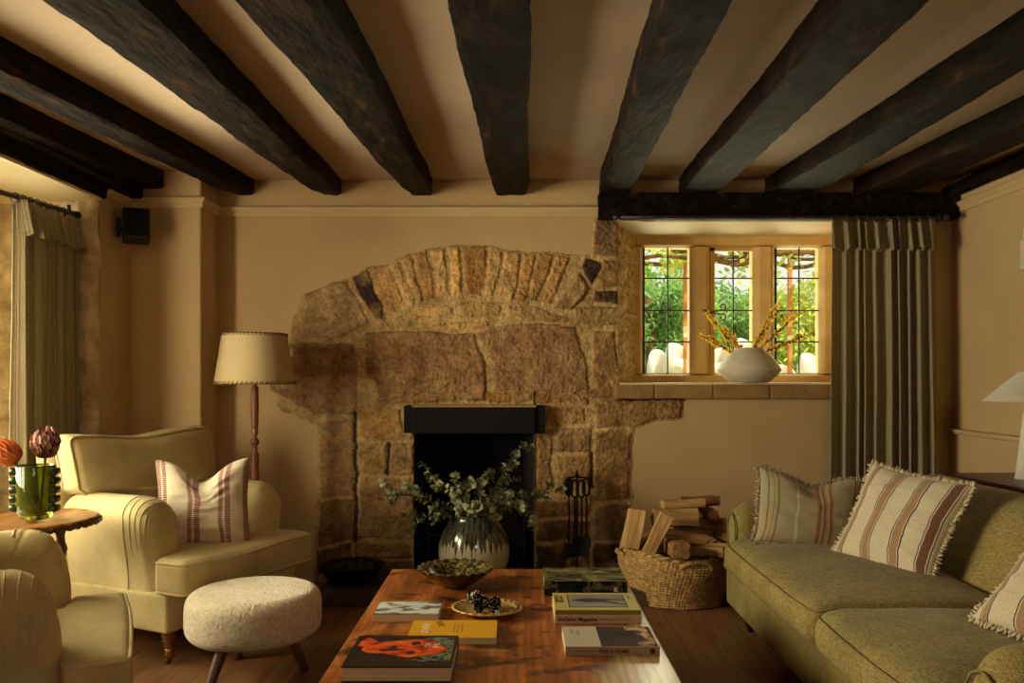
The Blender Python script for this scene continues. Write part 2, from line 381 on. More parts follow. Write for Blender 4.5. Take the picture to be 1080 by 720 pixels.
# back wall, with holes for the hearth opening and the window
FX0, FX1, FZ1 = P(437, 0, D).x, P(563, 0, D).x, P(0, 448, D).z
WX0, WX1, WZ0, WZ1 = P(652, 0, D).x, P(893, 0, D).x, P(0, 405, D).z, P(0, 234, D).z
def wall_holes(bm, xs, zs, holes, f):
    for a, b_ in zip(xs, xs[1:]):
        for c_, d_ in zip(zs, zs[1:]):
            mx_, mz_ = (a+b_)/2, (c_+d_)/2
            if any(h[0] < mx_ < h[1] and h[2] < mz_ < h[3] for h in holes): continue
            quad(bm, [f(a, c_), f(b_, c_), f(b_, d_), f(a, d_)])
bm = new()
wall_holes(bm, [PIL_X-.02, FX0, FX1, WX0, WX1, XR+.05], [0, WZ0, FZ1, WZ1, 2.52] if WZ0 < FZ1 else [0, FZ1, WZ0, WZ1, 2.52],
           [(FX0, FX1, -1, FZ1), (WX0, WX1, WZ0, WZ1)], lambda x, z: (x, D, z))
struct(finish('wall_back', bm, M['plaster'], smooth=False), 'tan plastered back wall around the stone fireplace')
# chimney-side pillar at the left corner
bm = new(); box(bm, (XL-.02, PIL_Y, 0), (PIL_X, YB+.05, 2.52))
struct(finish('wall_pillar', bm, M['plaster'], smooth=False, bevel=.012), 'tan plastered corner pier left of the fireplace wall')
# left wall: short return, wall over the bay, wall behind the camera's side
bm = new()
quad(bm, [(XL, JY1, 0), (XL, YB, 0), (XL, YB, 2.52), (XL, JY1, 2.52)])
quad(bm, [(XL, YN, 0), (XL, JY0, 0), (XL, JY0, 2.52), (XL, YN, 2.52)])
quad(bm, [(XL, JY0, SOF), (XL, JY1, SOF), (XL, JY1, 2.52), (XL, JY0, 2.52)])
struct(finish('wall_left', bm, M['plaster'], smooth=False), 'tan plastered left wall')
bm = new(); quad(bm, [(XL, JY0, SOF), (XL, JY1, SOF), (BAYX, JY1, SOF-.03), (BAYX, JY0, SOF-.03)])
struct(finish('trim_1', bm, M['cream_paint'], smooth=False), 'cream painted soffit over the left window bay')
bm = new()
LW = (2.35, 4.40, .72, 2.02)
ys, zs = [JY0, LW[0], LW[1], JY1], [0, LW[2], LW[3], SOF]
for a, b_ in zip(ys, ys[1:]):
    for c_, d_ in zip(zs, zs[1:]):
        if a >= LW[0] and b_ <= LW[1] and c_ >= LW[2] and d_ <= LW[3]: continue
        quad(bm, [(BAYX, a, c_), (BAYX, b_, c_), (BAYX, b_, d_), (BAYX, a, d_)])
quad(bm, [(XL, JY0, 0), (BAYX, JY0, 0), (BAYX, JY0, SOF), (XL, JY0, SOF)])
struct(finish('wall_bay', bm, M['cream_paint'], smooth=False), 'cream wall of the left window bay')
# far jamb of the bay: coursed pale stone, rough towards the room
bm = new(); nxj, nzj = 50, 150
grid = {}
joints = [0, .31, .62, .86, 1.02, 1.42, 1.86, SOF]
for i in range(nxj+1):
    for k in range(nzj+1):
        x = BAYX+(XL-BAYX)*i/nxj; z = SOF*k/nzj
        zz = z+.01*nz((x, 0, z), 6); dj = min(abs(zz-q) for q in joints)
        dx = min(abs(x+.01*nz((x, 3, z), 5)-(XL-.16-.05*(int(z*2.3) % 2))), 9)
        y = JY1-.016*smooth(min(dj, dx)/.02)-.006*nz((x, 2, z), 30)-.006*nz((x, 9, z), 14)-.004*nz((x, 9, z), 40)
        e = smooth((x-(XL-.05))/.05); xx = x+.018*nz((0, 4, z), 5)*e; y += .03*e*(.6+.8*nz((x, 1, z), 9))
        grid[i, k] = bm.verts.new((xx, y, z))
for i in range(nxj):
    for k in range(nzj): bm.faces.new((grid[i, k], grid[i+1, k], grid[i+1, k+1], grid[i, k+1]))
struct(finish('wall_jamb', bm, M['jambstone']), 'pale coursed stone jamb beside the left curtain')
bm = new(); box(bm, (BAYX-.1, JY1+.042, 0), (XL-.002, JY1+.3, SOF+.05)); struct(finish('wall_bay_core', bm, M['plaster'], smooth=False), 'masonry behind the bay jamb')
bm = new(); box(bm, (XL-.02, JY0, SOF-.004), (XL+.012, JY1+.01, SOF+.018)); struct(finish('trim_10', bm, M['cream_paint'], smooth=False, bevel=.004), 'thin cream edge of the bay soffit')
# right wall and its dado
bm = new(); quad(bm, [(XR, YN, 0), (XR, YB+.05, 0), (XR, YB+.05, 2.52), (XR, YN, 2.52)])
box(bm, (XR-.022, YN, 0), (XR, YB, .925))
struct(finish('wall_right', bm, M['plaster'], smooth=False), 'tan plastered right wall with a dado')
bm = new(); quad(bm, [(BAYX, YN, 0), (XR+.1, YN, 0), (XR+.1, YN, 2.52), (BAYX, YN, 2.52)])
struct(finish('wall_front', bm, M['plaster'], smooth=False), 'plastered wall behind the viewer')
# picture rails
def rail(name, pts, label, r=.021):
    bm = new(); pr = [(0, -.032), (.010, -.032), (.014, -.022), (.012, -.008), (.026, .006), (.030, .022), (.022, .03), (0, .03)]
    pts = [Vector(p) for p in pts]; rows = []
    for i, p in enumerate(pts):
        t = []
        if i > 0: t.append((pts[i]-pts[i-1]).normalized())
        if i < len(pts)-1: t.append((pts[i+1]-pts[i]).normalized())
        ns = [Vector((q.y, -q.x, 0)).normalized() for q in t]
        nn = ns[0] if len(ns) == 1 else (ns[0]+ns[1])/(1+ns[0].dot(ns[1]))
        rows.append([bm.verts.new(p+nn*a+Vector((0, 0, c_))) for a, c_ in pr])
    for a, b_ in zip(rows, rows[1:]):
        for k in range(len(pr)-1): bm.faces.new((a[k], b_[k], b_[k+1], a[k+1]))
    return struct(finish(name, bm, M['rail'], auto=35), label)
RZ = 2.275
rail('trim_2', [(XL, JY1+.06, RZ), (XL, PIL_Y, RZ), (PIL_X, PIL_Y, RZ), (PIL_X, YB, RZ), (P(632, 0, D).x, YB, RZ)], 'slim picture rail round the left corner and back wall')
rail('trim_3', [(XR, YB, RZ+.01), (XR, YN, RZ+.01)], 'picture rail along the right wall')
bm = new(); box(bm, (XR-.05, YN, .915), (XR-.0, YB, .945)); struct(finish('trim_4', bm, M['rail'], bevel=.008), 'low dado rail on the right wall')
bm = new(); tube(bm, [(XR-.03, y, 2.392+.012*nz((y, 0, 0), 2)+.008*y*0) for y in np.linspace(YB, YN, 40)], .042, 8)
struct(finish('trim_5', bm, M['beam']), 'thin dark timber strip where the right wall meets the ceiling')

# hewn ceiling beams
def hewn(name, sec_at, y0, y1, label, n=110, m=7, seed=0, rough=.0055, mat='beam'):
    """a timber whose section corners are given at every y: (xl, xr, zb, zt); wavering faces and softened arrises"""
    bm = new(); rows = []
    for i in range(n+1):
        y = y0+(y1-y0)*i/n; xl, xr, zb, zt = sec_at(y)
        wob = .014*nz((seed, y, 0), 1.1, seed); wob2 = .012*nz((seed+5, y, 0), 1.3, seed)
        row = []; path = []
        w_, h_ = xr-xl, zt-zb; cr = .12
        for k in range(m): path.append((0, 1-k/m*(1)))
        for k in range(m): path.append((k/m, 0))
        for k in range(m+1): path.append((1, k/m))
        for (u, v_) in path:
            # ease the lower corners
            du, dv = min(u, 1-u), v_
            x = xl+w_*u; z = zb+h_*v_
            if v_ < .14: x += (1 if u < .5 else -1)*.006*(1-v_/.14)*(1 if du < .08 else 0)
            if v_ == 0 and du < .13: z += .004*(1-du/.13)
            s = .6 if v_ > .9 else 1
            q = (x*1.0, y*.55, z)
            x += (wob if u < .5 else wob2)*s+rough*nz(q, 9, seed)*s+.004*nz((x, y, z), 34, seed)
            z += (rough*nz(q, 8, seed+3)+.004*nz((x, y*.4, z), 40, seed+1)+wob2*.8) if v_ < .95 else .02
            row.append(bm.verts.new((x, y, z)))
        rows.append(row)
    for a, b_ in zip(rows, rows[1:]):
        for k in range(len(a)-1): bm.faces.new((a[k], a[k+1], b_[k+1], b_[k]))
    for rw in (rows[0], rows[-1]): bm.faces.new(rw)
    return struct(finish(name, bm, M[mat], auto=38), label)
def px_x(px, d): return (px-CX)*d/F
dn = 2.267
ff = lambda y: 832/(367-y)
spec = [  # (x left, depth), (x right, depth) far and near, label
    ((px_x(157, 5.2), px_x(190, 5.2)), (-2.27, -2.10), 2.6, 'rusty dark beam hard against the left wall'),
    ((px_x(245, 5.2), px_x(268, 5.2)), (px_x(0, ff(97)), px_x(0, ff(72))+.01), ff(85), 'second dark beam from the left, ending above the plastered pier'),
    ((px_x(336, 5.2), px_x(361, 5.2)), (px_x(40, dn), px_x(142, dn)), dn, 'third dark beam from the left, ending over the floor lamp side'),
    ((px_x(430, 5.2), px_x(458, 5.2)), (px_x(245, dn), px_x(342, dn)), dn, 'dark beam ending above the left part of the stone arch'),
    ((px_x(521, 5.2), px_x(558, 5.2)), (px_x(469, dn), px_x(557, dn)), dn, 'dark beam running straight away above the fireplace centre'),
    ((px_x(632, 5.2), px_x(664, 5.2)), (px_x(700, dn), px_x(775, dn)), dn, 'dark beam ending at the left end of the window timber'),
    ((px_x(714, 5.2), px_x(755, 5.2)), (px_x(900, dn), px_x(985, dn)), dn, 'dark beam ending over the left part of the window'),
    ((px_x(806, 5.2), px_x(858, 5.2)), (px_x(1080, ff(45))+.0, px_x(1080, ff(75))), ff(60), 'dark beam ending over the right part of the window'),
    ((px_x(900, 5.2), px_x(955, 5.2)), (px_x(1080, ff(127)), px_x(1080, ff(150))), ff(138), 'rightmost dark beam, ending above the drawn curtain'),
]
for i, (far, near, dnr, lab) in enumerate(spec):
    def sec(y, far=far, near=near, dnr=dnr, i=i):
        t = (5.2-y)/(5.2-dnr); xl = far[0]+(near[0]-far[0])*t; xr = far[1]+(near[1]-far[1])*t
        e = smooth((y-4.85)/.42); zb = beam_z(y)+.012*e
        sh = .012*e
        return xl+sh, xr-sh, zb, ceil_z(y)+.01
    hewn('ceiling_beam', sec, YN+.02, 5.225, lab, seed=i*3+1, n=170)
hewn('bressummer_beam', lambda y: (XL-.10, XL+.035, SOF+.012, SOF+.10), JY0-.3, JY1+.02, 'dark timber over the left window bay, under the rusty beam', seed=41, rough=.006)
hewn('bressummer_beam', lambda y: (XL-.06, XL+.10, SOF+.075, SOF+.14), JY0-.3, JY1+.32, 'narrow dark board between the bay timber and the first beam', seed=47, rough=.006)
# timber over the back window (runs along x, so build along y and turn it)
bm = new(); n_ = 90
x0, x1 = P(632, 0, 5.14).x, XR-.01
rows = []
for i in range(n_+1):
    x = x0+(x1-x0)*i/n_; zb, zt = 2.218+.006*nz((x, 0, 0), 2), 2.37; row = []
    for (y, z) in ((5.26, zb), (5.20, zb), (5.15, zb), (5.14, zb+.012), (5.135, zb+.05), (5.135, zb+.1), (5.14, zt), (5.26, zt)):
        row.append(bm.verts.new((x+.01*nz((0, y, z), 8)*(i in (0, n_)), y+.006*nz((x, y, z), 9), z+.004*nz((x, y, z), 12))))
    rows.append(row)
for a, b_ in zip(rows, rows[1:]):
    for k in range(8): bm.faces.new((a[k], a[(k+1) % 8], b_[(k+1) % 8], b_[k]))
bm.faces.new(rows[0]); bm.faces.new(rows[-1])
struct(finish('window_lintel_beam', bm, M['beam'], auto=50), 'dark timber lintel over the back window')

# ------------------------------------------------------------------ exposed stonework
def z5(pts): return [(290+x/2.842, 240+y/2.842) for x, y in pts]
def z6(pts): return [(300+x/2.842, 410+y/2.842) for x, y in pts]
ST = []
def st(pts, col, h=.014): ST.append((pts, lin(col), h))
T1, T2, T3, DK, SO, GR = 'ba9160', 'c9a26c', 'a87c4a', '43352a', '94704e', 'a68c6a'
for p, c_, h in [
    ([(90, 195), (140, 180), (215, 155), (250, 215), (285, 290), (200, 330), (75, 330), (88, 250)], 'a78a66', .02),
    ([(230, 150), (275, 122), (300, 185), (325, 230), (325, 275), (293, 272), (252, 200)], DK, .016),
    ([(287, 120), (335, 108), (362, 165), (385, 215), (370, 250), (335, 268)], T1, .014),
    ([(345, 105), (370, 94), (425, 232), (392, 240)], T2, .013), ([(375, 92), (408, 80), (449, 222), (430, 230)], T1, .016),
    ([(413, 79), (460, 68), (484, 216), (453, 222)], T3, .013), ([(465, 68), (511, 62), (524, 204), (489, 212)], T2, .014),
    ([(519, 61), (558, 55), (569, 204), (533, 206)], 'c79f66', .015), ([(566, 54), (632, 57), (636, 110), (622, 205), (574, 205)], 'a3784a', .013),
    ([(640, 61), (685, 69), (680, 115), (655, 208), (629, 208)], 'bd9a68', .014), ([(691, 68), (738, 74), (733, 150), (714, 224), (665, 206)], T1, .013),
    ([(743, 75), (784, 79), (774, 145), (750, 220), (719, 222)], 'ab8452', .015), ([(789, 78), (836, 84), (828, 135), (782, 222), (755, 222)], 'a67e50', .014),
    ([(842, 84), (887, 84), (873, 125), (828, 232), (796, 230)], T1, .013), ([(930, 88), (985, 110), (980, 130), (945, 178), (919, 120)], DK, .02),
    ([(912, 128), (942, 182), (890, 250), (830, 246), (862, 188)], '94734f', .022),
    ([(385, 265), (440, 240), (535, 232), (531, 262), (430, 271)], T2, .012), ([(545, 225), (640, 218), (680, 236), (674, 270), (547, 271)], 'b3905f', .014),
    ([(400, 281), (514, 278), (515, 303), (440, 304)], 'c7a26b', .011), ([(521, 280), (650, 282), (640, 300), (560, 310), (521, 303)], 'bf9862', .012),
    ([(690, 235), (780, 233), (830, 253), (880, 270), (880, 288), (800, 280), (690, 274)], '9d7850', .014),
    ([(50, 345), (240, 345), (252, 440), (244, 545), (225, 560), (120, 556), (50, 520), (-30, 480), (10, 410), (48, 380)], '957452', .018),
    ([(265, 312), (420, 309), (600, 318), (605, 350), (632, 400), (640, 520), (400, 531), (322, 533), (300, 470), (270, 430)], SO, .016),
    ([(602, 316), (690, 288), (830, 284), (902, 300), (936, 420), (945, 530), (660, 526), (652, 405)], '947050', .018),
    ([(945, 302), (1020, 308), (1030, 410), (1030, 520), (975, 535), (950, 430)], '94714a', .014),
    ([(960, -22), (1034, -22), (1034, 88), (950, 84)], '7d6446', .012), ([(985, 95), (1034, 93), (1034, 180), (962, 184)], '98774c', .016),
    ([(955, 192), (1034, 187), (1034, 228), (948, 224)], '55412e', .014), ([(890, 236), (1034, 234), (1034, 296), (902, 290)], '9b7c54', .016)]:
    st(z5(p), c_, h)
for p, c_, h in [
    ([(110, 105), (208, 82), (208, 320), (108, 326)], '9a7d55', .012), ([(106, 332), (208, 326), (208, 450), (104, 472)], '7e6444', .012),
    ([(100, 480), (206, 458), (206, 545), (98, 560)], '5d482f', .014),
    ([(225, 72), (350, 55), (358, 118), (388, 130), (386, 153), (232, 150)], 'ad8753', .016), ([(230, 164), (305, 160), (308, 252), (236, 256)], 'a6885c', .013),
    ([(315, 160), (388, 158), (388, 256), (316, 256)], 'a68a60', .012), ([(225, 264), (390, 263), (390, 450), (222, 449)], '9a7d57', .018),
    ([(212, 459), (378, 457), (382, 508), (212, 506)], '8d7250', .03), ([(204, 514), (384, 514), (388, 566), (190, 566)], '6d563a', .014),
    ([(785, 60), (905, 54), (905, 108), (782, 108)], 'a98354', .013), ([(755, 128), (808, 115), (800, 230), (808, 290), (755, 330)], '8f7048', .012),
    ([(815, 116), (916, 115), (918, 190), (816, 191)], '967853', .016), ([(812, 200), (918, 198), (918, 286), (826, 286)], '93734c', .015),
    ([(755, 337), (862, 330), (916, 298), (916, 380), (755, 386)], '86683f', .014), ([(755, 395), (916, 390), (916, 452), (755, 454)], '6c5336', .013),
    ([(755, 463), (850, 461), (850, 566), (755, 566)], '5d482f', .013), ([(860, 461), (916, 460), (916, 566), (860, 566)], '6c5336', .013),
    ([(930, 40), (1070, 33), (1195, 33), (1192, 88), (1100, 94), (1045, 112), (930, 118)], '93724a', .012),
    ([(926, 126), (1040, 122), (1038, 330), (926, 340)], '87683f', .013), ([(926, 350), (1036, 340), (1034, 450), (926, 455)], '735a3b', .013),
    ([(926, 462), (1034, 458), (1030, 566), (926, 566)], '5d482f', .013),
    ([(870, 5), (1000, 0), (1060, 20), (920, 34)], '97744a', .012), ([(600, 10), (770, 8), (860, 10), (900, 40), (790, 46), (600, 40)], '946e42', .01),
    ([(240, 40), (340, 15), (520, 12), (520, 38), (365, 46)], '98744a', .01)]:
    st(z6(p), c_, h)
OUT = z5([(80, 200), (140, 178), (215, 152), (275, 118), (340, 103), (400, 78), (460, 65), (515, 58), (565, 51), (635, 53), (685, 65), (740, 70), (835, 76), (945, 80), (955, -24), (1036, -24), (1040, 480)]) + \
      z6([(1015, -5), (1200, 28), (1197, 92), (1105, 98), (1046, 118), (1040, 620), (90, 620), (102, 110), (60, 92), (-10, 62), (-28, 40), (18, -60), (20, -90), (0, -100)])
def wallpts(p): return np.array([((x-CX)*D/F, EYE-(y-HY)*D/F) for x, y in p])
def inside(px_, pz_, poly):
    r_ = np.zeros(px_.shape, bool); j = len(poly)-1
    for i in range(len(poly)):
        xi, zi = poly[i]; xj, zj = poly[j]
        c_ = ((zi > pz_) != (zj > pz_)) & (px_ < (xj-xi)*(pz_-zi)/((zj-zi) if zj != zi else 1e-9)+xi)
        r_ ^= c_; j = i
    return r_
def edist(px_, pz_, poly):
    best = np.full(px_.shape, 9.)
    for i in range(len(poly)):
        a = poly[i-1]; b_ = poly[i]; d_ = b_-a; L = d_.dot(d_)+1e-12
        t_ = np.clip(((px_-a[0])*d_[0]+(pz_-a[1])*d_[1])/L, 0, 1)
        best = np.minimum(best, np.hypot(px_-a[0]-t_*d_[0], pz_-a[1]-t_*d_[1]))
    return best
gx0, gx1, gz0, gz1 = P(285, 0, D).x, P(724, 0, D).x, 0.0, P(0, 228, D).z
NXg, NZg = 400, 355
gx, gz = np.meshgrid(np.linspace(gx0, gx1, NXg+1), np.linspace(gz0, gz1, NZg+1), indexing='ij')
nzv = np.array([[(noise.noise(Vector((x*7, 1.1, z*7))), noise.noise(Vector((x*7, 5.2, z*7))), noise.noise(Vector((x*16, 7.7, z*16))), noise.noise(Vector((x*45, 3, z*45)))) for z in gz[0]] for x in gx[:, 0]])
wx, wz = gx+nzv[..., 0]*.014+nzv[..., 2]*.008+nzv[..., 3]*.003, gz+nzv[..., 1]*.014+nzv[..., 2]*.006+nzv[..., 3]*.004
out = wallpts(OUT); ins = inside(wx, wz, out); ed = edist(wx, wz, out); ed[~ins] *= -1
Hh = np.where(ins, .004+.003*nzv[..., 2], 0.0); Hh = np.where(ins, np.minimum(Hh+.002, ed*.5), np.maximum(ed*.6, -.02))
mort = np.array(lin('c2a473')); col = np.tile(mort, (NXg+1, NZg+1, 1))
soft = np.clip((nzv[..., 0]*2+1)/2, .3, 1)
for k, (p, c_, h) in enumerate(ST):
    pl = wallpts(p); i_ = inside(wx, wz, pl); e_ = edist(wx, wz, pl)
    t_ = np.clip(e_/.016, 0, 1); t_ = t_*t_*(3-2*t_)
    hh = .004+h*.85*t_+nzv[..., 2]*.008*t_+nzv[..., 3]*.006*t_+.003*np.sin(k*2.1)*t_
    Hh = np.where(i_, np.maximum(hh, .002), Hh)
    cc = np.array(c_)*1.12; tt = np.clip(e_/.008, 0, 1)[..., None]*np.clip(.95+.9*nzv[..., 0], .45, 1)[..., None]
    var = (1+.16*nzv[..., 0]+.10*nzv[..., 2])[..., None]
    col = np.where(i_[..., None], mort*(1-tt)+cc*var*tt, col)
# the deep open joints
for a, b_ in ((z6([(214, 70)])[0], z6([(214, 455)])[0]), (z6([(919, 195)])[0], z6([(921, 290)])[0]), (z6([(312, 160)])[0], z6([(311, 254)])[0]), ((655, 420.5), (722, 420.5))):
    s_ = wallpts([a, b_]); e_ = edist(wx, wz, s_); g = np.clip(1-e_/.016, 0, 1)
    Hh = np.where(g > 0, np.maximum(Hh-.035*g, .0008), Hh); col = np.where((g > .25)[..., None], np.array(lin('4a3826')), col)
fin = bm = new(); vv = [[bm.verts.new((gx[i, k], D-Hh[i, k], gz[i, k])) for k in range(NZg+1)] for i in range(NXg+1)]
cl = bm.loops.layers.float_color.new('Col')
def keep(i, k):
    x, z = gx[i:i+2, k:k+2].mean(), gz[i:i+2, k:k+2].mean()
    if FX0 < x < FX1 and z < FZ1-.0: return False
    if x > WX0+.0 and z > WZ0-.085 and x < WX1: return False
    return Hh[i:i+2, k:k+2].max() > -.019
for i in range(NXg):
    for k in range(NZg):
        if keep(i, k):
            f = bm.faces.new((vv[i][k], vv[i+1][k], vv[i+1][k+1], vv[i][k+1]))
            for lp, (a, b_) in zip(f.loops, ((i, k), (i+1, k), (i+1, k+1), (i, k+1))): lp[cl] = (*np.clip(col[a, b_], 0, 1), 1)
bmesh.ops.delete(bm, geom=[v_ for v_ in bm.verts if not v_.link_faces], context='VERTS')
struct(finish('wall_stonework', bm, M['stone']), 'exposed rubble stonework with a relieving arch round the fireplace')

# firebox
bm = new(); y2 = D+.55
quad(bm, [(FX0, D-.02, 0), (FX0+.06, y2, 0), (FX0+.06, y2, 1.3), (FX0, D-.02, 1.3)])
quad(bm, [(FX1, D-.02, 0), (FX1-.06, y2, 0), (FX1-.06, y2, 1.3), (FX1, D-.02, 1.3)])
quad(bm, [(FX0, y2, 0), (FX1, y2, 0), (FX1, y2, 1.3), (FX0, y2, 1.3)])
quad(bm, [(FX0, D, 1.3), (FX1, D, 1.3), (FX1, y2, 1.3), (FX0, y2, 1.3)])
quad(bm, [(FX0, D-.0, FZ1), (FX1, D-.0, FZ1), (FX1, D+.03, 1.3), (FX0, D+.03, 1.3)])
struct(finish('wall_firebox', bm, M['soot'], smooth=False), 'soot-black inside of the fireplace opening')
# hearth slab
bm = new()
rbox(bm, (2.45, .60, .085), .012, m=(40, 12, 3), fn=lambda p: p+Vector((.012*nz(p, 3), (.02*nz(p, 2.5) if p.y < 0 else 0)+(.10 if p.x < -1 and p.y > 0 else 0)*0, .004*nz(p, 12))), center=(.13, 4.98, .0425))
struct(finish('floor_hearth', bm, M['hearth'], auto=40), 'raised brown stone hearth slab')
# black lintel of the fireplace
hd = thing('fireplace_lintel', 'black iron lintel box across the top of the fireplace opening', 'fireplace lintel', (P(501, 0, D).x, D, P(0, 442, D-.08).z)); hd['kind'] = 'structure'
w2 = (576-427)/2*(D-.08)/F; h2 = (457-428)/2*(D-.08)/F
bm = new(); box(bm, (-w2, -.085, -h2), (w2, .0, h2)); bm2 = new(); box(bm2, (-w2+.055, -.105, -h2-.004), (w2-.06, -.083, h2-.012))
finish('lintel_box', bm, M['black_iron'], hd, smooth=False, bevel=.006); finish('front_plate', bm2, M['black_iron'], hd, smooth=False, bevel=.006)
bm = new(); box(bm, (-w2+.055, -.10, h2-.010), (w2-.055, -.02, h2+.004)); finish('top_ledge', bm, M['sillstone'], hd, smooth=False, label='thin stone-coloured ledge on top')

# ------------------------------------------------------------------ back window
FY = D+.40
win = thing('window_1', 'three-light stone mullioned window with leaded panes in the back wall', 'window', (0, FY, 0)); win['kind'] = 'structure'
def wp(px, py, y=FY): q = P(px, py, y); return q.x, q.z
fx0, _ = wp(671, 0); fx1, _ = wp(898, 0); _, fz0 = wp(0, 405.5); _, fz1 = wp(0, 250)
openings = [(679, 729, 260, 394), (750, 796, 262, 394), (818, 867, 260, 394)]
xs = sorted([fx0, fx1]+[wp(o_[0], 0)[0] for o_ in openings]+[wp(o_[1], 0)[0] for o_ in openings]); zt, zb = wp(0, 260)[1], wp(0, 394)[1]
# moulded stone frame: head, foot and uprights with chamfered mullions
bm = new()
def member(x0, x1, z0, z1, cham=.022, dep=.13):
    pts = [(x0, x1, z0, z1, 0)]
    vert = (z1-z0) > (x1-x0)
    if vert:
        ring = [(x0, dep), (x0, .05), (x0+cham, 0), (x1-cham, 0), (x1, .05), (x1, dep)]
        a = [[bm.verts.new((x, y, z)) for x, y in ring] for z in np.linspace(z0, z1, 14)]
    else:
        ring = [(z0, dep), (z0, .05), (z0+cham*.6, 0), (z1-cham*.6, 0), (z1, .05), (z1, dep)]
        a = [[bm.verts.new((x, y, z)) for z, y in ring] for x in np.linspace(x0, x1, 14)]
    for r0, r1 in zip(a, a[1:]):
        for k in range(6): bm.faces.new((r0[k], r0[(k+1) % 6], r1[(k+1) % 6], r1[k]))
    bm.faces.new(a[0]); bm.faces.new(a[-1])
member(fx0-.05, xs[1], zb, zt); member(xs[2], xs[3], zb, zt, .034); member(xs[4], xs[5], zb, zt, .034); member(xs[6], fx1+.05, zb, zt)
member(fx0-.05, fx1+.05, zt, fz1+.02); member(fx0-.05, fx1+.05, fz0-.03, zb)
for v_ in bm.verts: v_.co += Vector((.0015*nz(v_.co, 20), .002*nz(v_.co, 15), .0015*nz(v_.co, 22)))
finish('mullion_frame', bm, M['limestone'], win, auto=30)
for i, (a, b_, t_, q_) in enumerate(openings):
    x0, z1 = wp(a, t_, FY+.07); x1, z0 = wp(b_, q_, FY+.07)
    x0 -= .01; x1 += .01; z0 -= .01; z1 += .01
    fr = new(); yb = .062
    for (u0, u1, v0, v1) in ((x0, x0+.016, z0, z1), (x1-.016, x1, z0, z1), (x0, x1, z0, z0+.014), (x0, x1, z1-.014, z1)):
        box(fr, (u0, yb, v0), (u1, yb+.02, v1))
    if i == 1:
        for (u0, u1, v0, v1) in ((x0, x0+.03, z0, z1), (x1-.03, x1, z0, z1), (x0, x1, z1-.03, z1)):
            box(fr, (u0, yb-.012, v0), (u1, yb+.018, v1))
    f_ = finish('casement', fr, M['limestone'] if i == 1 else M['lead'], win, smooth=False, bevel=.002)
    g = new(); box(g, (x0, yb+.008, z0), (x1, yb+.011, z1)); finish('pane', g, M['glass'], f_, smooth=False)
    ld = new(); xm = (x0+x1)/2
    tube(ld, [(xm, yb+.006, z0), (xm, yb+.006, z1)], .0052, 6)
    for py in (293.5, 327.5, 360.5):
        zz = wp(0, py, FY+.07)[1]; tube(ld, [(x0, yb+.004, zz), (x1, yb+.004, zz)], .0052, 6)
    finish('lead_bars', ld, M['lead'], f_)
    if i == 1:
        h_ = new(); c0 = Vector((wp(757, 0, FY)[0], .02, wp(0, 329)[1]))
        for s_ in (1, -1):
            pts = [c0+Vector((-.045, .01, .004*s_)), c0+Vector((0, 0, .008*s_)), c0+Vector((.022, 0, .016*s_))]
            for k in range(14):
                a_ = -1.2+k*.42; r_ = .026-.0014*k
                pts.append(c0+Vector((.034+r_*math.cos(a_), -.002, s_*(.036+r_*math.sin(a_)))))
            tube(h_, pts, .0058, 6)
        finish('catch', h_, M['bronze'], f_, label='curled iron window catch')
# splayed reveals, soffit and sill
def rough_sheet(name, a, b_, c_, d_, nu, nv, amp, mat, label, bulge=0, courses=()):
    """a-b near edge, d-c far edge"""
    a, b_, c_, d_ = map(Vector, (a, b_, c_, d_)); nrm = (b_-a).cross(d_-a).normalized(); bm = new(); g = {}
    for i in range(nu+1):
        for k in range(nv+1):
            u, v_ = i/nu, k/nv; p = a.lerp(b_, u).lerp(d_.lerp(c_, u), v_)
            h = amp*(.8*nz(p, 11)+.7*nz(p, 30)+.5*nz(p, 60))*(.15+.85*smooth(min(v_, 1-v_)/.2))
            for q in courses: h -= amp*1.6*max(0, 1-abs(u+.012*nz(p, 9)-q)/.014)
            g[i, k] = bm.verts.new(p+nrm*h)
    for i in range(nu):
        for k in range(nv): bm.faces.new((g[i, k], g[i+1, k], g[i+1, k+1], g[i, k+1]))
    return struct(finish(name, bm, M[mat]), label)
bx_, bzs = fx0+.0, fz1
rough_sheet('trim_6', (WX0-.02, D-.002, WZ0), (WX0-.02, D-.002, WZ1+.02), (fx0, FY+.02, fz1+.01), (fx0, FY+.02, WZ0), 90, 26, .020, 'reveal', 'rough golden stone left reveal of the back window', courses=(.12, .27, .44, .6, .8))
rough_sheet('trim_7', (WX1, D, WZ1), (WX1, D, WZ0), (fx1, FY+.02, WZ0), (fx1, FY+.02, fz1), 60, 20, .006, 'limestone', 'stone right reveal of the back window behind the curtain')
rough_sheet('trim_8', (WX0-.03, D-.02, WZ1+.004), (WX1, D-.02, WZ1+.004), (fx1, FY+.02, fz1), (fx0-.03, FY+.02, fz1), 60, 12, .003, 'cream_paint', 'cream sloping soffit of the back window')
bm = new()
for (a, b_) in ((649, 690), (690.7, 752), (752.7, 812), (812.7, 880)):
    xa, xb = px_x(a, 5.2), px_x(b_, 5.2)
    rbox(bm, (xb-xa, .06+.46, .086), .007, m=(14, 6, 4), fn=lambda p: p+Vector((0, .004*nz(p, 12), .003*nz(p, 9))) if p.y < 0 else p, center=((xa+xb)/2, D-.05+.26, WZ0-.045))
struct(finish('window_sill', bm, M['sillstone'], auto=40), 'brown stone sill blocks under the back window')
bm = new(); rbox(bm, (WX1-WX0-.01, .47, .012), .004, m=(30, 8, 1), fn=lambda p: p+Vector((0, .004*nz(p, 6), .0015*nz(p, 8))), center=((WX0+WX1)/2, D+.185, WZ0+.002))
struct(finish('trim_9', bm, M['cream_paint'], auto=40), 'pale painted top of the back window sill')
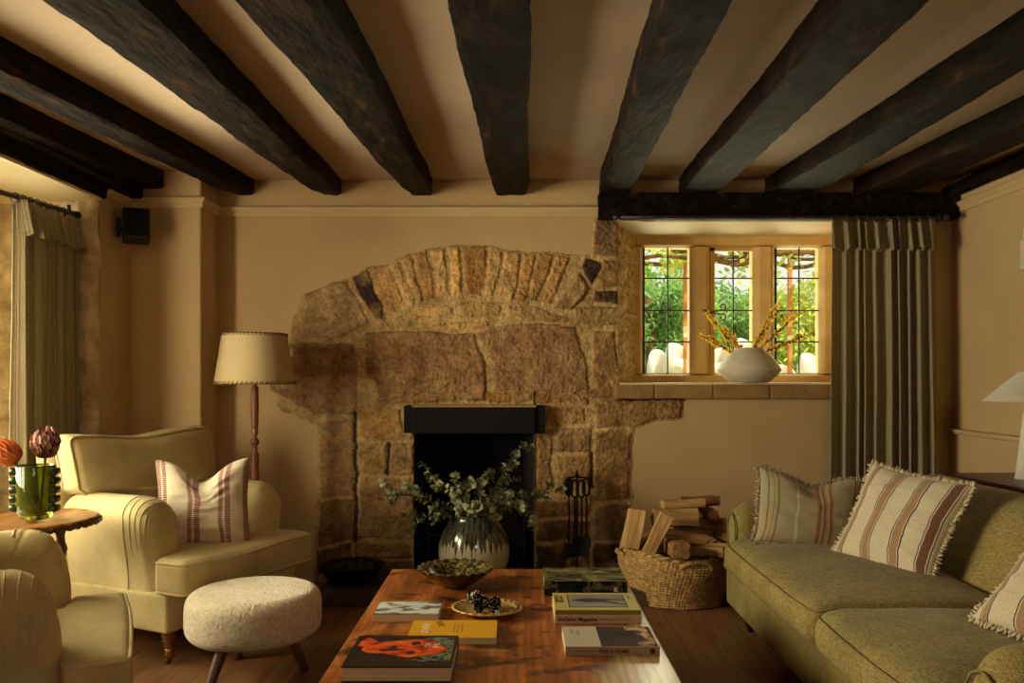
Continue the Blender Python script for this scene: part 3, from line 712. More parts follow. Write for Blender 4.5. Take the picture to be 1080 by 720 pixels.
bm = new(); wall_holes(bm, [-3.1, fx0-.02, fx1+.02, 3.3], [-.2, fz0-.01, fz1+.005, 2.7], [(fx0-.02, fx1+.02, fz0-.01, fz1+.005)], lambda x, z: (x, D+.56, z)); struct(finish('wall_outer', bm, M['limestone'], smooth=False), 'outer face of the back wall')
# left window (mostly out of the picture)
lw = thing('window_2', 'bright window in the left bay behind the curtain', 'window', (BAYX, 0, 0)); lw['kind'] = 'structure'
bm = new(); fr_ = .07
for (a, b_, c_, d_) in ((LW[0], LW[0]+fr_, LW[2], LW[3]), (LW[1]-fr_, LW[1], LW[2], LW[3]), (LW[0], LW[1], LW[2], LW[2]+fr_), (LW[0], LW[1], LW[3]-fr_, LW[3]), (2.98, 3.05, LW[2], LW[3]), (3.68, 3.75, LW[2], LW[3])):
    box(bm, (-.06, a, c_), (.02, b_, d_))
finish('mullion_frame', bm, M['limestone'], lw, smooth=False, bevel=.008)
bm = new(); box(bm, (-.03, LW[0], LW[2]), (-.026, LW[1], LW[3])); finish('pane', bm, M['glass'], lw, smooth=False)
# ------------------------------------------------------------------ upholstered seats
def pipe_loop(sx, sy, z, r, fn, n=12, rad=.0075, inset=.20):
    """closed cord round the upper or lower edge of a cushion"""
    hx, hy = sx/2-inset*r*.9, sy/2-inset*r*.9; c = r*.9; pts = []
    def arc(cx, cy, a0):
        for k in range(5): a = a0+math.pi/2*k/4; pts.append(Vector((cx+c*math.cos(a), cy+c*math.sin(a), z)))
    def seg(a, b_):
        for k in range(1, n): pts.append(Vector(a).lerp(Vector(b_), k/n))
    arc(hx-c, hy-c, 0); seg((hx-c, hy, z), (-hx+c, hy, z)); arc(-hx+c, hy-c, math.pi/2); seg((-hx, hy-c, z), (-hx, -hy+c, z))
    arc(-hx+c, -hy+c, math.pi); seg((-hx+c, -hy, z), (hx-c, -hy, z)); arc(hx-c, -hy+c, 1.5*math.pi); seg((hx, -hy+c, z), (hx, hy-c, z))
    return [fn(p) for p in pts], rad
def turned_leg(parent, x, y, h, mat, r=.03, castor=None, seg=20):
    bm = new(); p = [(.0, .0), (r*.45, 0), (r*.55, .03*h/.15), (r*.8, .35*h), (r*.62, .42*h), (r*1.0, .5*h), (r*.72, .58*h), (r*.95, .64*h), (r*1.05, .8*h), (r*.9, .9*h), (r*1.1, h), (0, h)]
    if castor: p = [(0, .28*h)]+[(a, .28*h+z*.72) for a, z in p[1:-1]]+[(0, h)]
    lathe(bm, p, seg, c=(x, y, 0)); o = finish('leg', bm, mat, parent)
    if castor:
        bm = new(); lathe(bm, [(0, .20*h), (r*.75, .2*h), (r*.62, .42*h), (r*.5, .45*h), (0, .45*h)], seg, c=(x, y, 0))
        pts = []
        wheel = Matrix.Rotation(R(90), 4, 'X')
        lathe(bm, [(0, -.006), (.016, -.006), (.016, .006), (0, .006)], 16, fn=lambda p: wheel @ p, c=(x+.006, y, .0165))
        finish('castor', bm, M['brass'], o, label='brass castor')
    return o
def armchair(name, label, loc, rz, seed=0):
    t = thing(name, label, 'armchair', (loc[0], loc[1], 0), rz, 'pair of cream scroll-arm armchairs')
    W, iw, af, at = .86, .255, -.08, .72
    bm = new(); rbox(bm, (W-.02, .78, .17), .016, m=(10, 8, 3), center=(0, -.40, .232)); finish('seat_rail', bm, M['chair'], t)
    # T-shaped seat cushion
    def cf(p):
        y = p.y-.26; a = smooth((af+.01-y)/.03); k = 1+(iw/.43-1)*a
        z = p.z+.388; u, v_ = p.x/.43, (y+.26)/.36
        crown = .026*(1-min(1, abs(u))**2.2)*(1-min(1, abs(v_))**2.5)
        if p.z > 0: z += crown
        sag = -.006*math.sin(p.x*9+seed) if p.z > 0 else 0
        y += .012*(1-abs(u)**2)*(1 if y > 0 else 0)
        return Vector((p.x*k, y, z+sag+.003*nz((p.x, y, z), 7, seed)))
    bm = new(); rbox(bm, (.86, .72, .150), .035, cf, m=(24, 40, 4)); cu = finish('seat_cushion', bm, M['chair'], t)
    bm = new()
    for s in (1, -1):
        pts, r_ = pipe_loop(.86, .72, s*(.0725-.012), .035, cf, 26); tube(bm, pts, r_, 6, closed=True)
    finish('piping', bm, M['chair_pipe'], cu)
    # arms: high scroll with a rolled, pleated front
    for s in (1, -1):
        def fa(p, s=s):
            x, y, z = p.x, p.y, p.z
            ztop = .285; yf = .31
            if y > yf-.155 and z > -.02:
                q = min(1, (y-(yf-.155))/.155); drop = .155*(1-math.sqrt(max(0, 1-q*q))); z -= drop*smooth((z+.02)/.25)
            zz = z+.435
            flare = .020*smooth((zz-.36)/.26)*(1 if s*x > 0 else .35)
            belly = -.010*smooth((.62-zz)/.3)*smooth((zz-.18)/.1)*(1 if s*x > 0 else 0)
            x = x+s*flare+s*belly
            # sewn pleats fanning round the front curve
            if y > yf-.24 and zz > .48:
                a = math.atan2(zz-.48, max(.001, y-(yf-.24)))
                x_ = abs(math.sin(a*8)); cr = .005*max(0, 1-x_/.34)*smooth((zz-.50)/.06)*smooth((y-(yf-.22))/.06)
                x *= (1-cr*1.6); y -= cr*.9; z -= cr*.9
            if y < -.2: z -= .012*smooth((-.2-y)/.1)*(z > 0)
            return Vector((x, y, z+.003*nz((x, y, z), 6, seed+s)))
        bm = new(); rbox(bm, (.185, .62, .57), (.088, .075, .088), fa, k=8, m=(3, 80, 60), center=(s*.327, af-.31, .435)); ar = finish('arm', bm, M['chair'], t)
        def skin(x, y, z):
            hs_, rr_ = (.0925, .31, .285), (.088, .075, .088); inn = [max(-(h-r), min(h-r, q)) for h, r, q in zip(hs_, rr_, (x, y, z))]
            dv = Vector([(q-i)/r for q, i, r in zip((x, y, z), inn, rr_)]); L_ = dv.length or 1
            return fa(Vector([i+d/L_*r for i, d, r in zip(inn, dv, rr_)]))
        def over(y, zlow, xin):
            ps = [skin(s*.0925, y, zlow+(.285-zlow)*q/16) for q in range(17)]+[skin(s*(.0925-(.0925-xin)*q/10), y, .285) for q in range(1, 11)]
            return [q_+Vector((s*.327, af-.31, .435)) for q_ in ps]
        bm = new(); tube(bm, over(.135, -.26, -.06), .0042, 6); finish('seam', bm, M['chair_pipe'], ar)
        for q_, y_ in enumerate((.175, .21, .24, .265, .285)):
            bm = new(); ps = over(y_, .03+.03*q_, -.02); tube(bm, ps, [.0006+.0026*abs(math.sin(math.pi*k/(len(ps)-1)))**.5 for k in range(len(ps))], 6); finish('pleat', bm, M['chair'], ar)
        bm = new(); pts = []
        ox = s*(.327+.080)
        for k in range(20):
            zz = .165+k/19*.36; pts.append((ox+s*(.012-.018*math.sin(k/19*math.pi)), af-.055+.0, zz))
        tube(bm, pts, .004, 6); finish('piping', bm, M['chair_pipe'], ar)
    def bf(p):
        z = p.z+.55; y = p.y-.735-(z-.45)*.20; return Vector((p.x*(1-.03*smooth((z-.7)/.2)), y, z+.01*math.cos(p.x*3)*(p.z > 0)+.004*nz(p, 5, seed)))
    bm = new(); rbox(bm, (.87, .14, .76), (.05, .05, .05), bf, m=(16, 3, 16)); finish('backrest', bm, M['chair'], t)
    def kf(p):
        z = p.z+.715; a = smooth((at+.005-z)/.03); k = 1+(.25/.44-1)*a
        y = p.y-.56-(z-.45)*.22
        u, v_ = abs(p.x)/.44, abs(p.z)/.27
        b_ = .05*(1-min(1, u)**2.5)*(1-min(1, v_)**2.5)
        y += b_ if p.y > 0 else -b_*.3
        z += -.020*math.exp(-((p.x-.02)/.22)**2)*(p.z > 0)+.012*u*(p.z > 0)+.004*nz((p.x, y, z), 6, seed+4)
        x = p.x*k*(1-.035*(1-v_**2)*(p.z > 0))
        return Vector((x, y, z))
    bm = new(); rbox(bm, (.88, .13, .53), (.045, .045, .045), kf, m=(26, 3, 34)); bc = finish('back_cushion', bm, M['chair'], t)
    # cord round the cushion's front and back edges
    bm = new()
    for s in (1, -1):
        pts, r_ = pipe_loop(.88, .53, 0, .045, lambda p: p, 26)
        pts = [kf(Vector((p.x, s*(.065-.013), p.y))) for p in pts]; tube(bm, pts, r_, 6, closed=True)
    finish('piping', bm, M['chair_pipe'], bc)
    for x, y in ((-.36, -.06), (.36, -.06)): turned_leg(t, x, y, .155, M['brown_leg'], .032, castor=True)
    for x, y in ((-.34, -.72), (.34, -.72)): turned_leg(t, x, y, .155, M['brown_leg'], .028)
    return t
c1 = armchair('armchair', 'cream scroll-arm armchair facing the fireplace side, with a red-striped cushion on its seat', (-1.317, 4.045), R(-115.5), 1)
c2 = armchair('armchair', 'cream scroll-arm armchair cut off by the picture edge, in front of the round side table', (-1.375, 2.78), R(-64.5), 5)

def sofa():
    t = thing('sofa', 'long olive green linen sofa with two seat cushions facing the coffee table', 'sofa', (1.065, 3.1, 0))
    y0, y1 = 1.88-3.1, 4.36-3.1; yc, L = (y0+y1)/2, y1-y0
    bm = new(); rbox(bm, (.92, L-.03, .20), .02, m=(8, 30, 3), center=(.46, yc, .21)); b_ = finish('base', bm, M['sofa'], t)
    bm = new(); rbox(bm, (.10, L-.02, .035), .016, fn=lambda p: p+Vector((.003*nz(p, 5), 0, .003*nz(p, 4))), m=(3, 40, 2), center=(.035, yc, .305)); finish('front_border', bm, M['sofa_pipe'], b_)
    for (a, c_, sd) in ((2.09, 2.925, 1), (2.935, 4.19, 2)):
        w_ = c_-a
        def cf(p, w_=w_, sd=sd):
            u, v_ = p.x/.36, p.y/(w_/2)
            z = p.z+(.028*(1-min(1, abs(u))**2.4)*(1-min(1, abs(v_))**3) if p.z > 0 else 0)
            if p.x < 0: z -= .012*smooth((-p.x-.27)/.09)*(p.z > 0)
            x = p.x-.014*(1-v_**2)*(p.x < 0)
            return Vector((x, p.y, z+.004*nz(p, 6, sd)))
        bm = new(); rbox(bm, (.74, w_, .155), (.055, .05, .055), cf, k=5, m=(16, 24, 3), center=(.315, (a+c_)/2-3.1, .392)); cu = finish('seat_cushion', bm, M['sofa'], t)
        bm = new(); pts, r_ = pipe_loop(.74, w_, .0775-.014, .055, cf, 24, .003); tube(bm, [p+Vector((.315, (a+c_)/2-3.1, .392)) for p in pts], r_, 6, closed=True)
        finish('seam', bm, M['sofa_pipe'], cu)
    def bk(p):
        z = p.z+.505; x = p.x+.80+(z-.45)*.50+.02*(1-(p.y/1.15)**2)*(p.x < 0)*0
        x -= .03*(1-abs(p.z/.28)**2)*(p.x < 0)
        return Vector((x, p.y+(1.97+4.20)/2-3.1, z+.004*nz(p, 5, 3)))
    bm = new(); rbox(bm, (.20, 4.20-1.97, .56), (.085, .06, .085), bk, k=6, m=(3, 34, 12)); finish('backrest', bm, M['sofa'], t)
    for s, yy in ((1, 4.27), (-1, 1.985)):
        def fa(p, s=s):
            z = p.z; x = p.x
            if x < -.22 and z > 0: q = min(1, (-.22-x)/.17); z -= .06*(1-math.sqrt(max(0, 1-q*q)))
            if x > .1: z += .05*smooth((x-.1)/.3)*(z > 0)
            return Vector((x, p.y+s*.014*smooth((z-.05)/.1), z+.003*nz(p, 6, s)))
        bm = new(); rbox(bm, (.80, .19, .53), (.085, .09, .09), fa, k=6, m=(16, 2, 14), center=(.40-.0, yy-3.1, .375)); ar = finish('arm', bm, M['sofa'], t)
        bm = new(); pts = []
        for k in range(30):
            a = math.pi*k/29; pts.append((.012+.0*k, yy-3.1+s*.01-.072*math.cos(a), .52+.072*math.sin(a)-.02))
        pts = [(pts[0][0], pts[0][1], .33)]+pts+[(pts[-1][0], pts[-1][1], .12)]
        tube(bm, pts, .004, 6); finish('seam', bm, M['sofa_pipe'], ar)
    for x, y in ((.09, 4.22), (.09, 2.02), (.80, 4.22), (.80, 2.02)): turned_leg(t, x, y-3.1, .12, M['dark_leg'], .034)
    return t
sofa()

# ------------------------------------------------------------------ loose cushions
def cushion(name, label, w, h, t_, mat, fringe=None, chop=0, sag=0, seed=0, center=(0, 0, 0), xdir=(1, 0, 0), lean=0, n=40, group=None, crease=.006, roll=0):
    """centre, direction of the lower edge and how far it leans back (radians)"""
    bm = new(); uvl = bm.loops.layers.uv.new('UVMap'); g = {}
    def pos(u, v_, s):
        e = ((1-abs(u)**3.2)*(1-abs(v_)**3.2))
        z = s*t_/2*max(0, e)**.62
        x = w/2*u*(1-.075*(1-v_*v_)); y = h/2*v_*(1-.075*(1-u*u))
        y -= chop*math.exp(-(u/.42)**2)*smooth((v_+.35)/1.35)
        z *= 1-.35*(chop > 0)*math.exp(-(u/.3)**2)*smooth(v_)
        y -= sag*smooth((v_+1)/2)*u
        q = (u*1.4, v_*1.4, s)
        x += .012*nz(q, 1.2, seed)*(1-abs(u)*.3); z += s*crease*nz((u*2, v_*5, s), 1.6, seed+2)*(e > 0)*min(1, e*3)+.012*nz((u, v_, 0), 1.1, seed)
        return Vector((x, y, z))
    for s in (1, -1):
        for i in range(n+1):
            for k in range(n+1):
                if s == -1 and (i in (0, n) or k in (0, n)): g[s, i, k] = g[1, i, k]; continue
                u = -math.cos(math.pi*i/n)*.25+(-1+2*i/n)*.75; v_ = -math.cos(math.pi*k/n)*.25+(-1+2*k/n)*.75
                g[s, i, k] = bm.verts.new(pos(u, v_, s))
    for s in (1, -1):
        for i in range(n):
            for k in range(n):
                ix = [(i, k), (i+1, k), (i+1, k+1), (i, k+1)]
                f = bm.faces.new([g[s, a, b_] for a, b_ in ix])
                for lp, (a, b_) in zip(f.loops, ix): lp[uvl].uv = (a/n, b_/n)
    xd = Vector(xdir).normalized(); up = Vector((0, 0, 1)); nrm = xd.cross(up).normalized()
    up2 = (up*math.cos(lean)-nrm*math.sin(lean)).normalized(); n2 = xd.cross(up2)
    if roll: q = Matrix.Rotation(roll, 3, n2); xd, up2 = q @ xd, q @ up2
    mt = Matrix((xd, up2, n2)).transposed().to_4x4()
    o = finish(name, bm, mat); o.matrix_world = Matrix.Translation(center) @ mt
    tag(o, label, 'cushion', group)
    if fringe:
        fb = new(); rnd = random.Random(seed); N_ = 170
        for q in range(N_):
            a = q/N_*4; sd = int(a); f_ = -1+2*(a-sd)
            u, v_ = ((f_, 1), (1, -f_), (-f_, -1), (-1, f_))[sd]
            p = pos(u, v_, 1); d_ = Vector((u if abs(u) == 1 or sd in (1, 3) else 0, v_ if sd in (0, 2) else 0, 0))
            d_ = Vector(((1 if sd == 1 else -1 if sd == 3 else 0), (1 if sd == 0 else -1 if sd == 2 else 0), 0))
            for _ in range(2):
                e = p+d_*.014*(.6+.8*rnd.random())+Vector((rnd.uniform(-.007, .007), rnd.uniform(-.007, .007), rnd.uniform(-.008, .008)))
                tube(fb, [p-d_*.006, (p+e)/2+Vector((0, 0, rnd.uniform(-.003, .003))), e], [.0042, .0046, .0025], 5)
        finish('fringe', fb, fringe, o)
    return o
CR, RO = 'd8ccb2', '8b4a4c'
M['red_stripe'] = striped('cream_cushion_rose_stripes', [(0, RO), (.055, CR), (.075, RO), (.125, CR), (.355, RO), (.395, CR), (.42, RO), (.475, CR), (.66, RO), (.70, CR), (.725, RO), (.78, CR), (.925, RO)][:13], dash=14, base=CR)
W_, TC, BK, RB = 'd5c8ab', 'a88464', '2c2836', '77543f'
M['terra_stripe'] = striped('cream_cushion_terracotta_stripes', [(0, W_), (.09, BK), (.10, W_), (.108, TC), (.145, W_), (.152, BK), (.162, W_), (.345, BK), (.353, W_), (.362, TC), (.42, W_), (.428, BK), (.437, W_), (.59, BK), (.60, W_), (.608, TC), (.67, W_), (.678, BK), (.688, W_), (.84, BK), (.85, W_), (.86, RB), (.94, W_), (.95, BK), (.96, W_)])
G1 = 'a99c7c'
M['grey_stripe'] = striped('grey_green_cushion_thin_stripes', [(0, G1), (.08, '8c6a50'), (.10, G1), (.14, 'a08a4a'), (.155, G1), (.18, '8c6a50'), (.20, G1), (.36, 'c4bda6'), (.38, G1), (.52, 'a08a4a'), (.535, '8f6148'), (.56, G1), (.575, '8f6148'), (.60, 'a08a4a'), (.615, G1), (.635, '8f6148'), (.66, 'a08a4a'), (.675, G1), (.85, 'c4bda6'), (.865, '8f6148'), (.88, G1)])
# a colour ramp holds 32 stops at most
M['fringe_cream'] = simple('cream_fringe', 'a99a78', 'd8cba8', .95, 60)
M['fringe_grey'] = simple('grey_pink_fringe', '8c8069', 'b0a48a', .95, 60)
cushion('cushion', 'cream linen cushion with dashed rose-red stripes and a karate-chopped top on the armchair', .43, .43, .15, M['red_stripe'], chop=.10, seed=3, center=(-1.50, 4.08, .655), xdir=(1, .30, 0), lean=-.24*-1, crease=.012)
cushion('cushion', 'grey-green cushion with thin rust and ochre stripes leaning on the far sofa arm', .50, .37, .14, M['grey_stripe'], fringe=M['fringe_grey'], chop=.055, seed=8, center=(1.375, 4.00, .632), xdir=(1, -.10, 0), lean=.42, roll=-.13)
cushion('cushion', 'cream cushion with wide terracotta stripes beside the grey-green one', .50, .455, .15, M['terra_stripe'], fringe=M['fringe_cream'], chop=.0, seed=12, center=(1.60, 3.57, .65), xdir=(.44, -.80, 0), lean=.50, roll=-.10)
cushion('cushion', 'cream cushion with terracotta stripes cut off by the picture edge on the near sofa seat', .50, .44, .15, M['terra_stripe'], fringe=M['fringe_cream'], seed=15, center=(1.615, 2.43, .655), xdir=(.25, -.90, 0), lean=.78, roll=-.05)
cushion('cushion', 'pale looped-wool cushion just showing at the edge on the cut-off armchair', .40, .36, .14, M['boucle'], seed=17, center=(-1.72, 2.58, .62), xdir=(-.43, .9, 0), lean=.35)

# ------------------------------------------------------------------ footstool
t = thing('footstool', 'round cream looped-wool footstool on three wooden legs', 'footstool', (-1.10, 3.575, 0))
bm = new(); r_ = .274; z0, z1 = .182, .372
prof = [(0, z0)]+[(r_*k/10, z0) for k in range(2, 10)]
for k in range(9): a = -math.pi/2+math.pi/2*k/8; prof.append((r_-.045+.045*math.cos(a), z0+.045+.045*math.sin(a)))
prof += [(r_+.002, z0+.05+(z1-z0-.11)*k/12) for k in range(1, 12)]
for k in range(9): a = math.pi/2*k/8; prof.append((r_-.055+.055*math.cos(a), z1-.055+.055*math.sin(a)))
prof += [((r_-.055)*(1-k/26), z1+.006*math.sin(k/26*math.pi/2)) for k in range(1, 26)]+[(0, z1+.006)]
def bn(p):
    q = Vector((p.x, p.y, p.z)); c_ = Vector((0, 0, .27)); d_ = (q-c_).normalized()
    v0 = noise.voronoi(q*90)[0][0]
    return q+d_*(.0042*(.5-v0)+.0015*nz(q, 5))
lathe(bm, prof, 300, fn=bn); finish('seat', bm, M['boucle'], t)
for (x, y) in ((-.105, -.21), (.175, .07), (-.13, .21)):
    bm = new(); d_ = Vector((x, y, 0)).normalized(); top = Vector((x, y, 0))*.72+Vector((0, 0, .185)); bot = Vector((x, y, 0))*1.12+Vector((0, 0, .0))
    tube(bm, [top.lerp(bot, k/8) for k in range(9)], [.027-.010*k/8 for k in range(9)], 16); finish('leg', bm, M['stool_leg'], t)

# ------------------------------------------------------------------ coffee table
t = thing('coffee_table', 'low knotty orange-brown wood coffee table in the middle of the room', 'coffee table', (0, 2.92, 0)); TZ = .42
bm = new(); rbox(bm, (1.0, 1.62, .05), .008, m=(20, 30, 2), center=(-.045, 0, TZ-.025))
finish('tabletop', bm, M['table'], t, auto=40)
for x in (-.46, .37):
    for y in (-.72, .72):
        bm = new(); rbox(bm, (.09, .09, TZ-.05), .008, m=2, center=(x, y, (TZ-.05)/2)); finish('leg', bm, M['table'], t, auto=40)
bm = new()
for x in (-.46, .37): box(bm, (x-.02, -.68, TZ-.13), (x+.02, .68, TZ-.05))
for y in (-.72, .72): box(bm, (-.42, y-.02, TZ-.13), (.33, y+.02, TZ-.05))
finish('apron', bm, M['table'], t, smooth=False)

# ------------------------------------------------------------------ floor lamp
t = thing('floor_lamp', 'standing lamp with a stitched parchment shade and turned wooden post behind the armchair', 'floor lamp', (-1.452, 4.73, 0))
bm = new(); lathe(bm, [(0, 0), (.115, 0), (.12, .012), (.11, .03), (.06, .045), (.03, .07), (0, .07)], 40); finish('base', bm, M['lamp_post'], t)
bm = new(); pr = [(0, .05), (.022, .05)]
z = .07
while z < .56: pr += [(.020, z), (.024, z+.006), (.020, z+.012)]; z += .013
def pz(py): return EYE-(py-HY)*4.73/F
zk = [pz(503), pz(480)]
z = .56
while z < pz(478): pr += [(.0195, z), (.0245, z+.006), (.0195, z+.013)]; z += .0145
pr += [(.014, pz(476)), (.016, pz(472)), (.012, pz(470)), (.022, pz(468.5)), (.024, pz(466)), (.022, pz(463.5)), (.011, pz(462)), (.013, pz(460)), (.020, pz(453.5)), (.014, pz(452))]
z = pz(451)
while z < pz(408): rr_ = .021+.003*math.sin((z-pz(451))/(pz(408)-pz(451))*math.pi); pr += [(rr_*.8, z), (rr_, z+.006), (rr_*.8, z+.012)]; z += .0135
pr += [(.012, z), (.010, pz(380)), (0, pz(380))]
lathe(bm, pr, 28); finish('post', bm, M['lamp_post'], t)
zb, zt, rb, rt = pz(404.5), pz(352), 41.2*4.73/F, 33*4.73/F
bm = new(); lathe(bm, [(rb, zb), (rt, zt), (rt-.003, zt), (rb-.003, zb), (rb, zb)], 64); sh = finish('lamp_shade', bm, M['shade'], t, auto=40)
for (r_, z_, sgn) in ((rb, zb, 1), (rt, zt, -1)):
    bm = new()
    n_ = 54
    for k in range(n_):
        a = 2*math.pi*k/n_; a2 = a+.075
        tube(bm, [(math.cos(a)*(r_+.001), math.sin(a)*(r_+.001), z_-.002*sgn), (math.cos((a+a2)/2)*(r_+.003), math.sin((a+a2)/2)*(r_+.003), z_+.007*sgn), (math.cos(a2)*(r_+.001), math.sin(a2)*(r_+.001), z_+.014*sgn)], .0024, 5)
    tube(bm, [(math.cos(2*math.pi*k/60)*r_, math.sin(2*math.pi*k/60)*r_, z_) for k in range(60)], .003, 6, closed=True)
    finish('stitched_edge', bm, M['stitch'], sh)
bm = new(); tube(bm, [(-rt, 0, zt-.03), (0, 0, zt-.05), (rt, 0, zt-.03)], .002, 5); tube(bm, [(0, -rt, zt-.03), (0, 0, zt-.05), (0, rt, zt-.03)], .002, 5)
finish('shade_carrier', bm, M['brass'], t)

# ------------------------------------------------------------------ speaker
t = thing('wall_speaker', 'small black loudspeaker angled in the top left corner', 'loudspeaker', (-2.14, 4.80, 2.105))
t.rotation_euler = (R(-10), R(0), R(24))
bm = new(); rbox(bm, (.145, .12, .18), .012, m=3); finish('cabinet', bm, M['speaker'], t)
bm = new(); rbox(bm, (.125, .01, .155), .005, m=3, center=(0, -.061, 0)); finish('grille', bm, M['black_iron'], t)
bm = new(); tube(bm, [(-.03, .04, 0), (-.10, .09, 0)], .016, 10); rbox(bm, (.02, .07, .09), .006, m=2, center=(-.09, .03, 0)); finish('bracket', bm, M['speaker'], t)

# ------------------------------------------------------------------ curtains
M['curtain'] = striped('olive_ticking_curtain', [(0, 'a99d76'), (.13, '85795c'), (.2, 'bfb08c'), (.36, '8f8265'), (.42, 'b6a784'), (.6, '74684f'), (.66, 'bcb08a'), (.8, '857b5b'), (.86, 'a89c76')], base_noise=.2, zoom=34, bs=.2)
see_through(M['curtain'], .22)
def curtain(label, a, b_, ztop, zbot, nf, amp, rod_z, zfr, seed, flare=0, lab2=''):
    """a, b_ ends on plan; nf folds"""
    a, b_ = Vector((a[0], a[1], 0)), Vector((b_[0], b_[1], 0)); al = (b_-a); L = al.length; al.normalize(); nr = Vector((al.y, -al.x, 0))
    t = thing('curtain', label, 'curtain', (a+b_)/2)
    base = (a+b_)/2
    def sheet(z0, z1, nu, nv, amp, off, fl, ruff=0):
        bm = new(); uvl = bm.loops.layers.uv.new('UVMap'); g = {}
        for i in range(nu+1):
            u = i/nu; ph = 2*math.pi*nf*(u+.016*math.sin(u*17+seed)+.01*math.sin(u*41+seed))
            for k in range(nv+1):
                v_ = k/nv; z = z0+(z1-z0)*v_
                dn_ = 1-v_ ; am = amp*(.75+.35*dn_+.4*nz((u*6, z*.5, seed), 1))
                w = math.sin(ph+.5*nz((u*3, z*.8, seed), 1)); w = math.copysign(abs(w)**.75, w)
                x = (u-.5)*L*(1+fl*dn_)+.010*math.cos(ph)*1.2+.008*nz((u*5, z*1.3, seed), 1)
                o_ = off+am*w
                if ruff: o_ += ruff*dn_*(1+.6*math.sin(ph*1.7+1)); z -= .008*math.sin(ph*1.3+seed)*dn_
                g[i, k] = bm.verts.new(al*x+nr*o_+Vector((0, 0, z)))
        for i in range(nu):
            for k in range(nv):
                ix = [(i, k), (i+1, k), (i+1, k+1), (i, k+1)]; f = bm.faces.new([g[q] for q in ix])
                for lp, (p_, q_) in zip(f.loops, ix): lp[uvl].uv = (p_/nu, q_/nv)
        return bm
    o = finish('drape', sheet(zbot, ztop, 260, 40, amp, 0, flare), M['curtain'], t); k = o.modifiers.new('cloth', 'SOLIDIFY'); k.thickness = .004; k.offset = 0
    o = finish('gathered_heading', sheet(zfr, ztop+.025, 260, 12, amp*.8, .014, 0, .022), M['curtain'], t); k = o.modifiers.new('cloth', 'SOLIDIFY'); k.thickness = .004; k.offset = 0
    return t
cd = 5.10
rzB = EYE-(229-HY)*5.05/F
curtain('drawn striped olive curtain with a gathered heading right of the back window', (px_x(877, cd), cd), (px_x(988, cd), cd), EYE-(234-HY)*cd/F, .02, 10, .030, rzB, EYE-(264-HY)*cd/F, 1.3, flare=.045)
lx = -2.36
curtain('striped olive curtain with a gathered heading hanging in the left window bay', (lx, lx*F/(17-CX)), (lx, lx*F/(84-CX)), 2.075, .02, 7, .032, 2.11, 1.935, 4.4, flare=.03)
def rod(label, a, b_, r_, rings, brk, seed=0):
    a, b_ = Vector(a), Vector(b_); t = thing('curtain_rod', label, 'curtain rod', (a+b_)/2); m_ = (a+b_)/2; a, b_ = a-m_, b_-m_
    bm = new(); tube(bm, [a.lerp(b_, k/6) for k in range(7)], r_, 12); finish('pole', bm, M['lead'], t)
    for e in (a, b_):
        bm = new(); lathe(bm, [(0, -r_*1.8), (r_*1.3, -r_*1.3), (r_*1.9, 0), (r_*1.3, r_*1.3), (0, r_*1.8)], 16, c=e); finish('finial', bm, M['lead'], t)
    d_ = (b_-a).normalized(); x_, y_, _ = frame(d_)
    for f_ in rings:
        c_ = a.lerp(b_, f_)-Vector((0, 0, r_*.45)); bm = new(); rr_ = r_*1.75
        tube(bm, [c_+(x_*math.cos(2*math.pi*k/18)+y_*math.sin(2*math.pi*k/18))*rr_+d_*.003 for k in range(18)], .0032, 6, closed=True); finish('ring', bm, M['lead'], t)
    for p in brk:
        bm = new(); tube(bm, [Vector(q)-m_ for q in p], .009, 8); finish('bracket', bm, M['lead'], t)
    return t
rx0, rx1 = px_x(650, 5.05), px_x(1001, 5.05)
rod('dark iron curtain rod with ball ends under the window timber', (rx0, 5.05, rzB), (rx1-.02, 5.05, rzB), .012, [.665+.031*k for k in range(11)], [[(rx0+.05, 5.15, rzB+.03), (rx0+.05, 5.05, rzB+.01)], [(rx1-.06, 5.15, rzB+.03), (rx1-.06, 5.05, rzB+.01)]])
yb_ = lx*F/(81-CX)
rod('dark iron curtain rod running along the left window bay', (lx, 1.75, 2.03), (lx, yb_, 2.125), .013, [.80+.021*k for k in range(10)], [[(lx, yb_-.08, 2.13), (lx, yb_-.08, 2.165)], [(lx, 1.9, 2.04), (lx, 1.9, 2.165)]])

# ------------------------------------------------------------------ tables at the sides
t = thing('side_table', 'round side table with a carved pie-crust edge between the two armchairs', 'side table', (-1.985, 3.45, 0))
bm = new(); r_ = .262
pr = [(0, .655), (.20, .655), (r_-.012, .662), (r_, .672), (r_, .684), (r_-.008, .688), (r_-.018, .681), (.12, .680), (0, .680)]
lathe(bm, pr, 180, fn=lambda p: Vector((p.x*(1+(.028*abs(math.sin(math.atan2(p.y, p.x)*11)) if p.xy.length > .24 else 0)), p.y*(1+(.028*abs(math.sin(math.atan2(p.y, p.x)*11)) if p.xy.length > .24 else 0)), p.z))); tp = finish('tabletop', bm, M['side_table'], t, auto=50)
bm = new()
tube(bm, [((r_*1.012)*(1+.020*abs(math.sin(11*a)))*math.cos(a), (r_*1.012)*(1+.020*abs(math.sin(11*a)))*math.sin(a), .668+.004*math.sin(44*a)) for a in np.linspace(0, 2*math.pi, 220)[:-1]], .010, 7, closed=True)
finish('carved_rim', bm, M['side_carved'], tp)
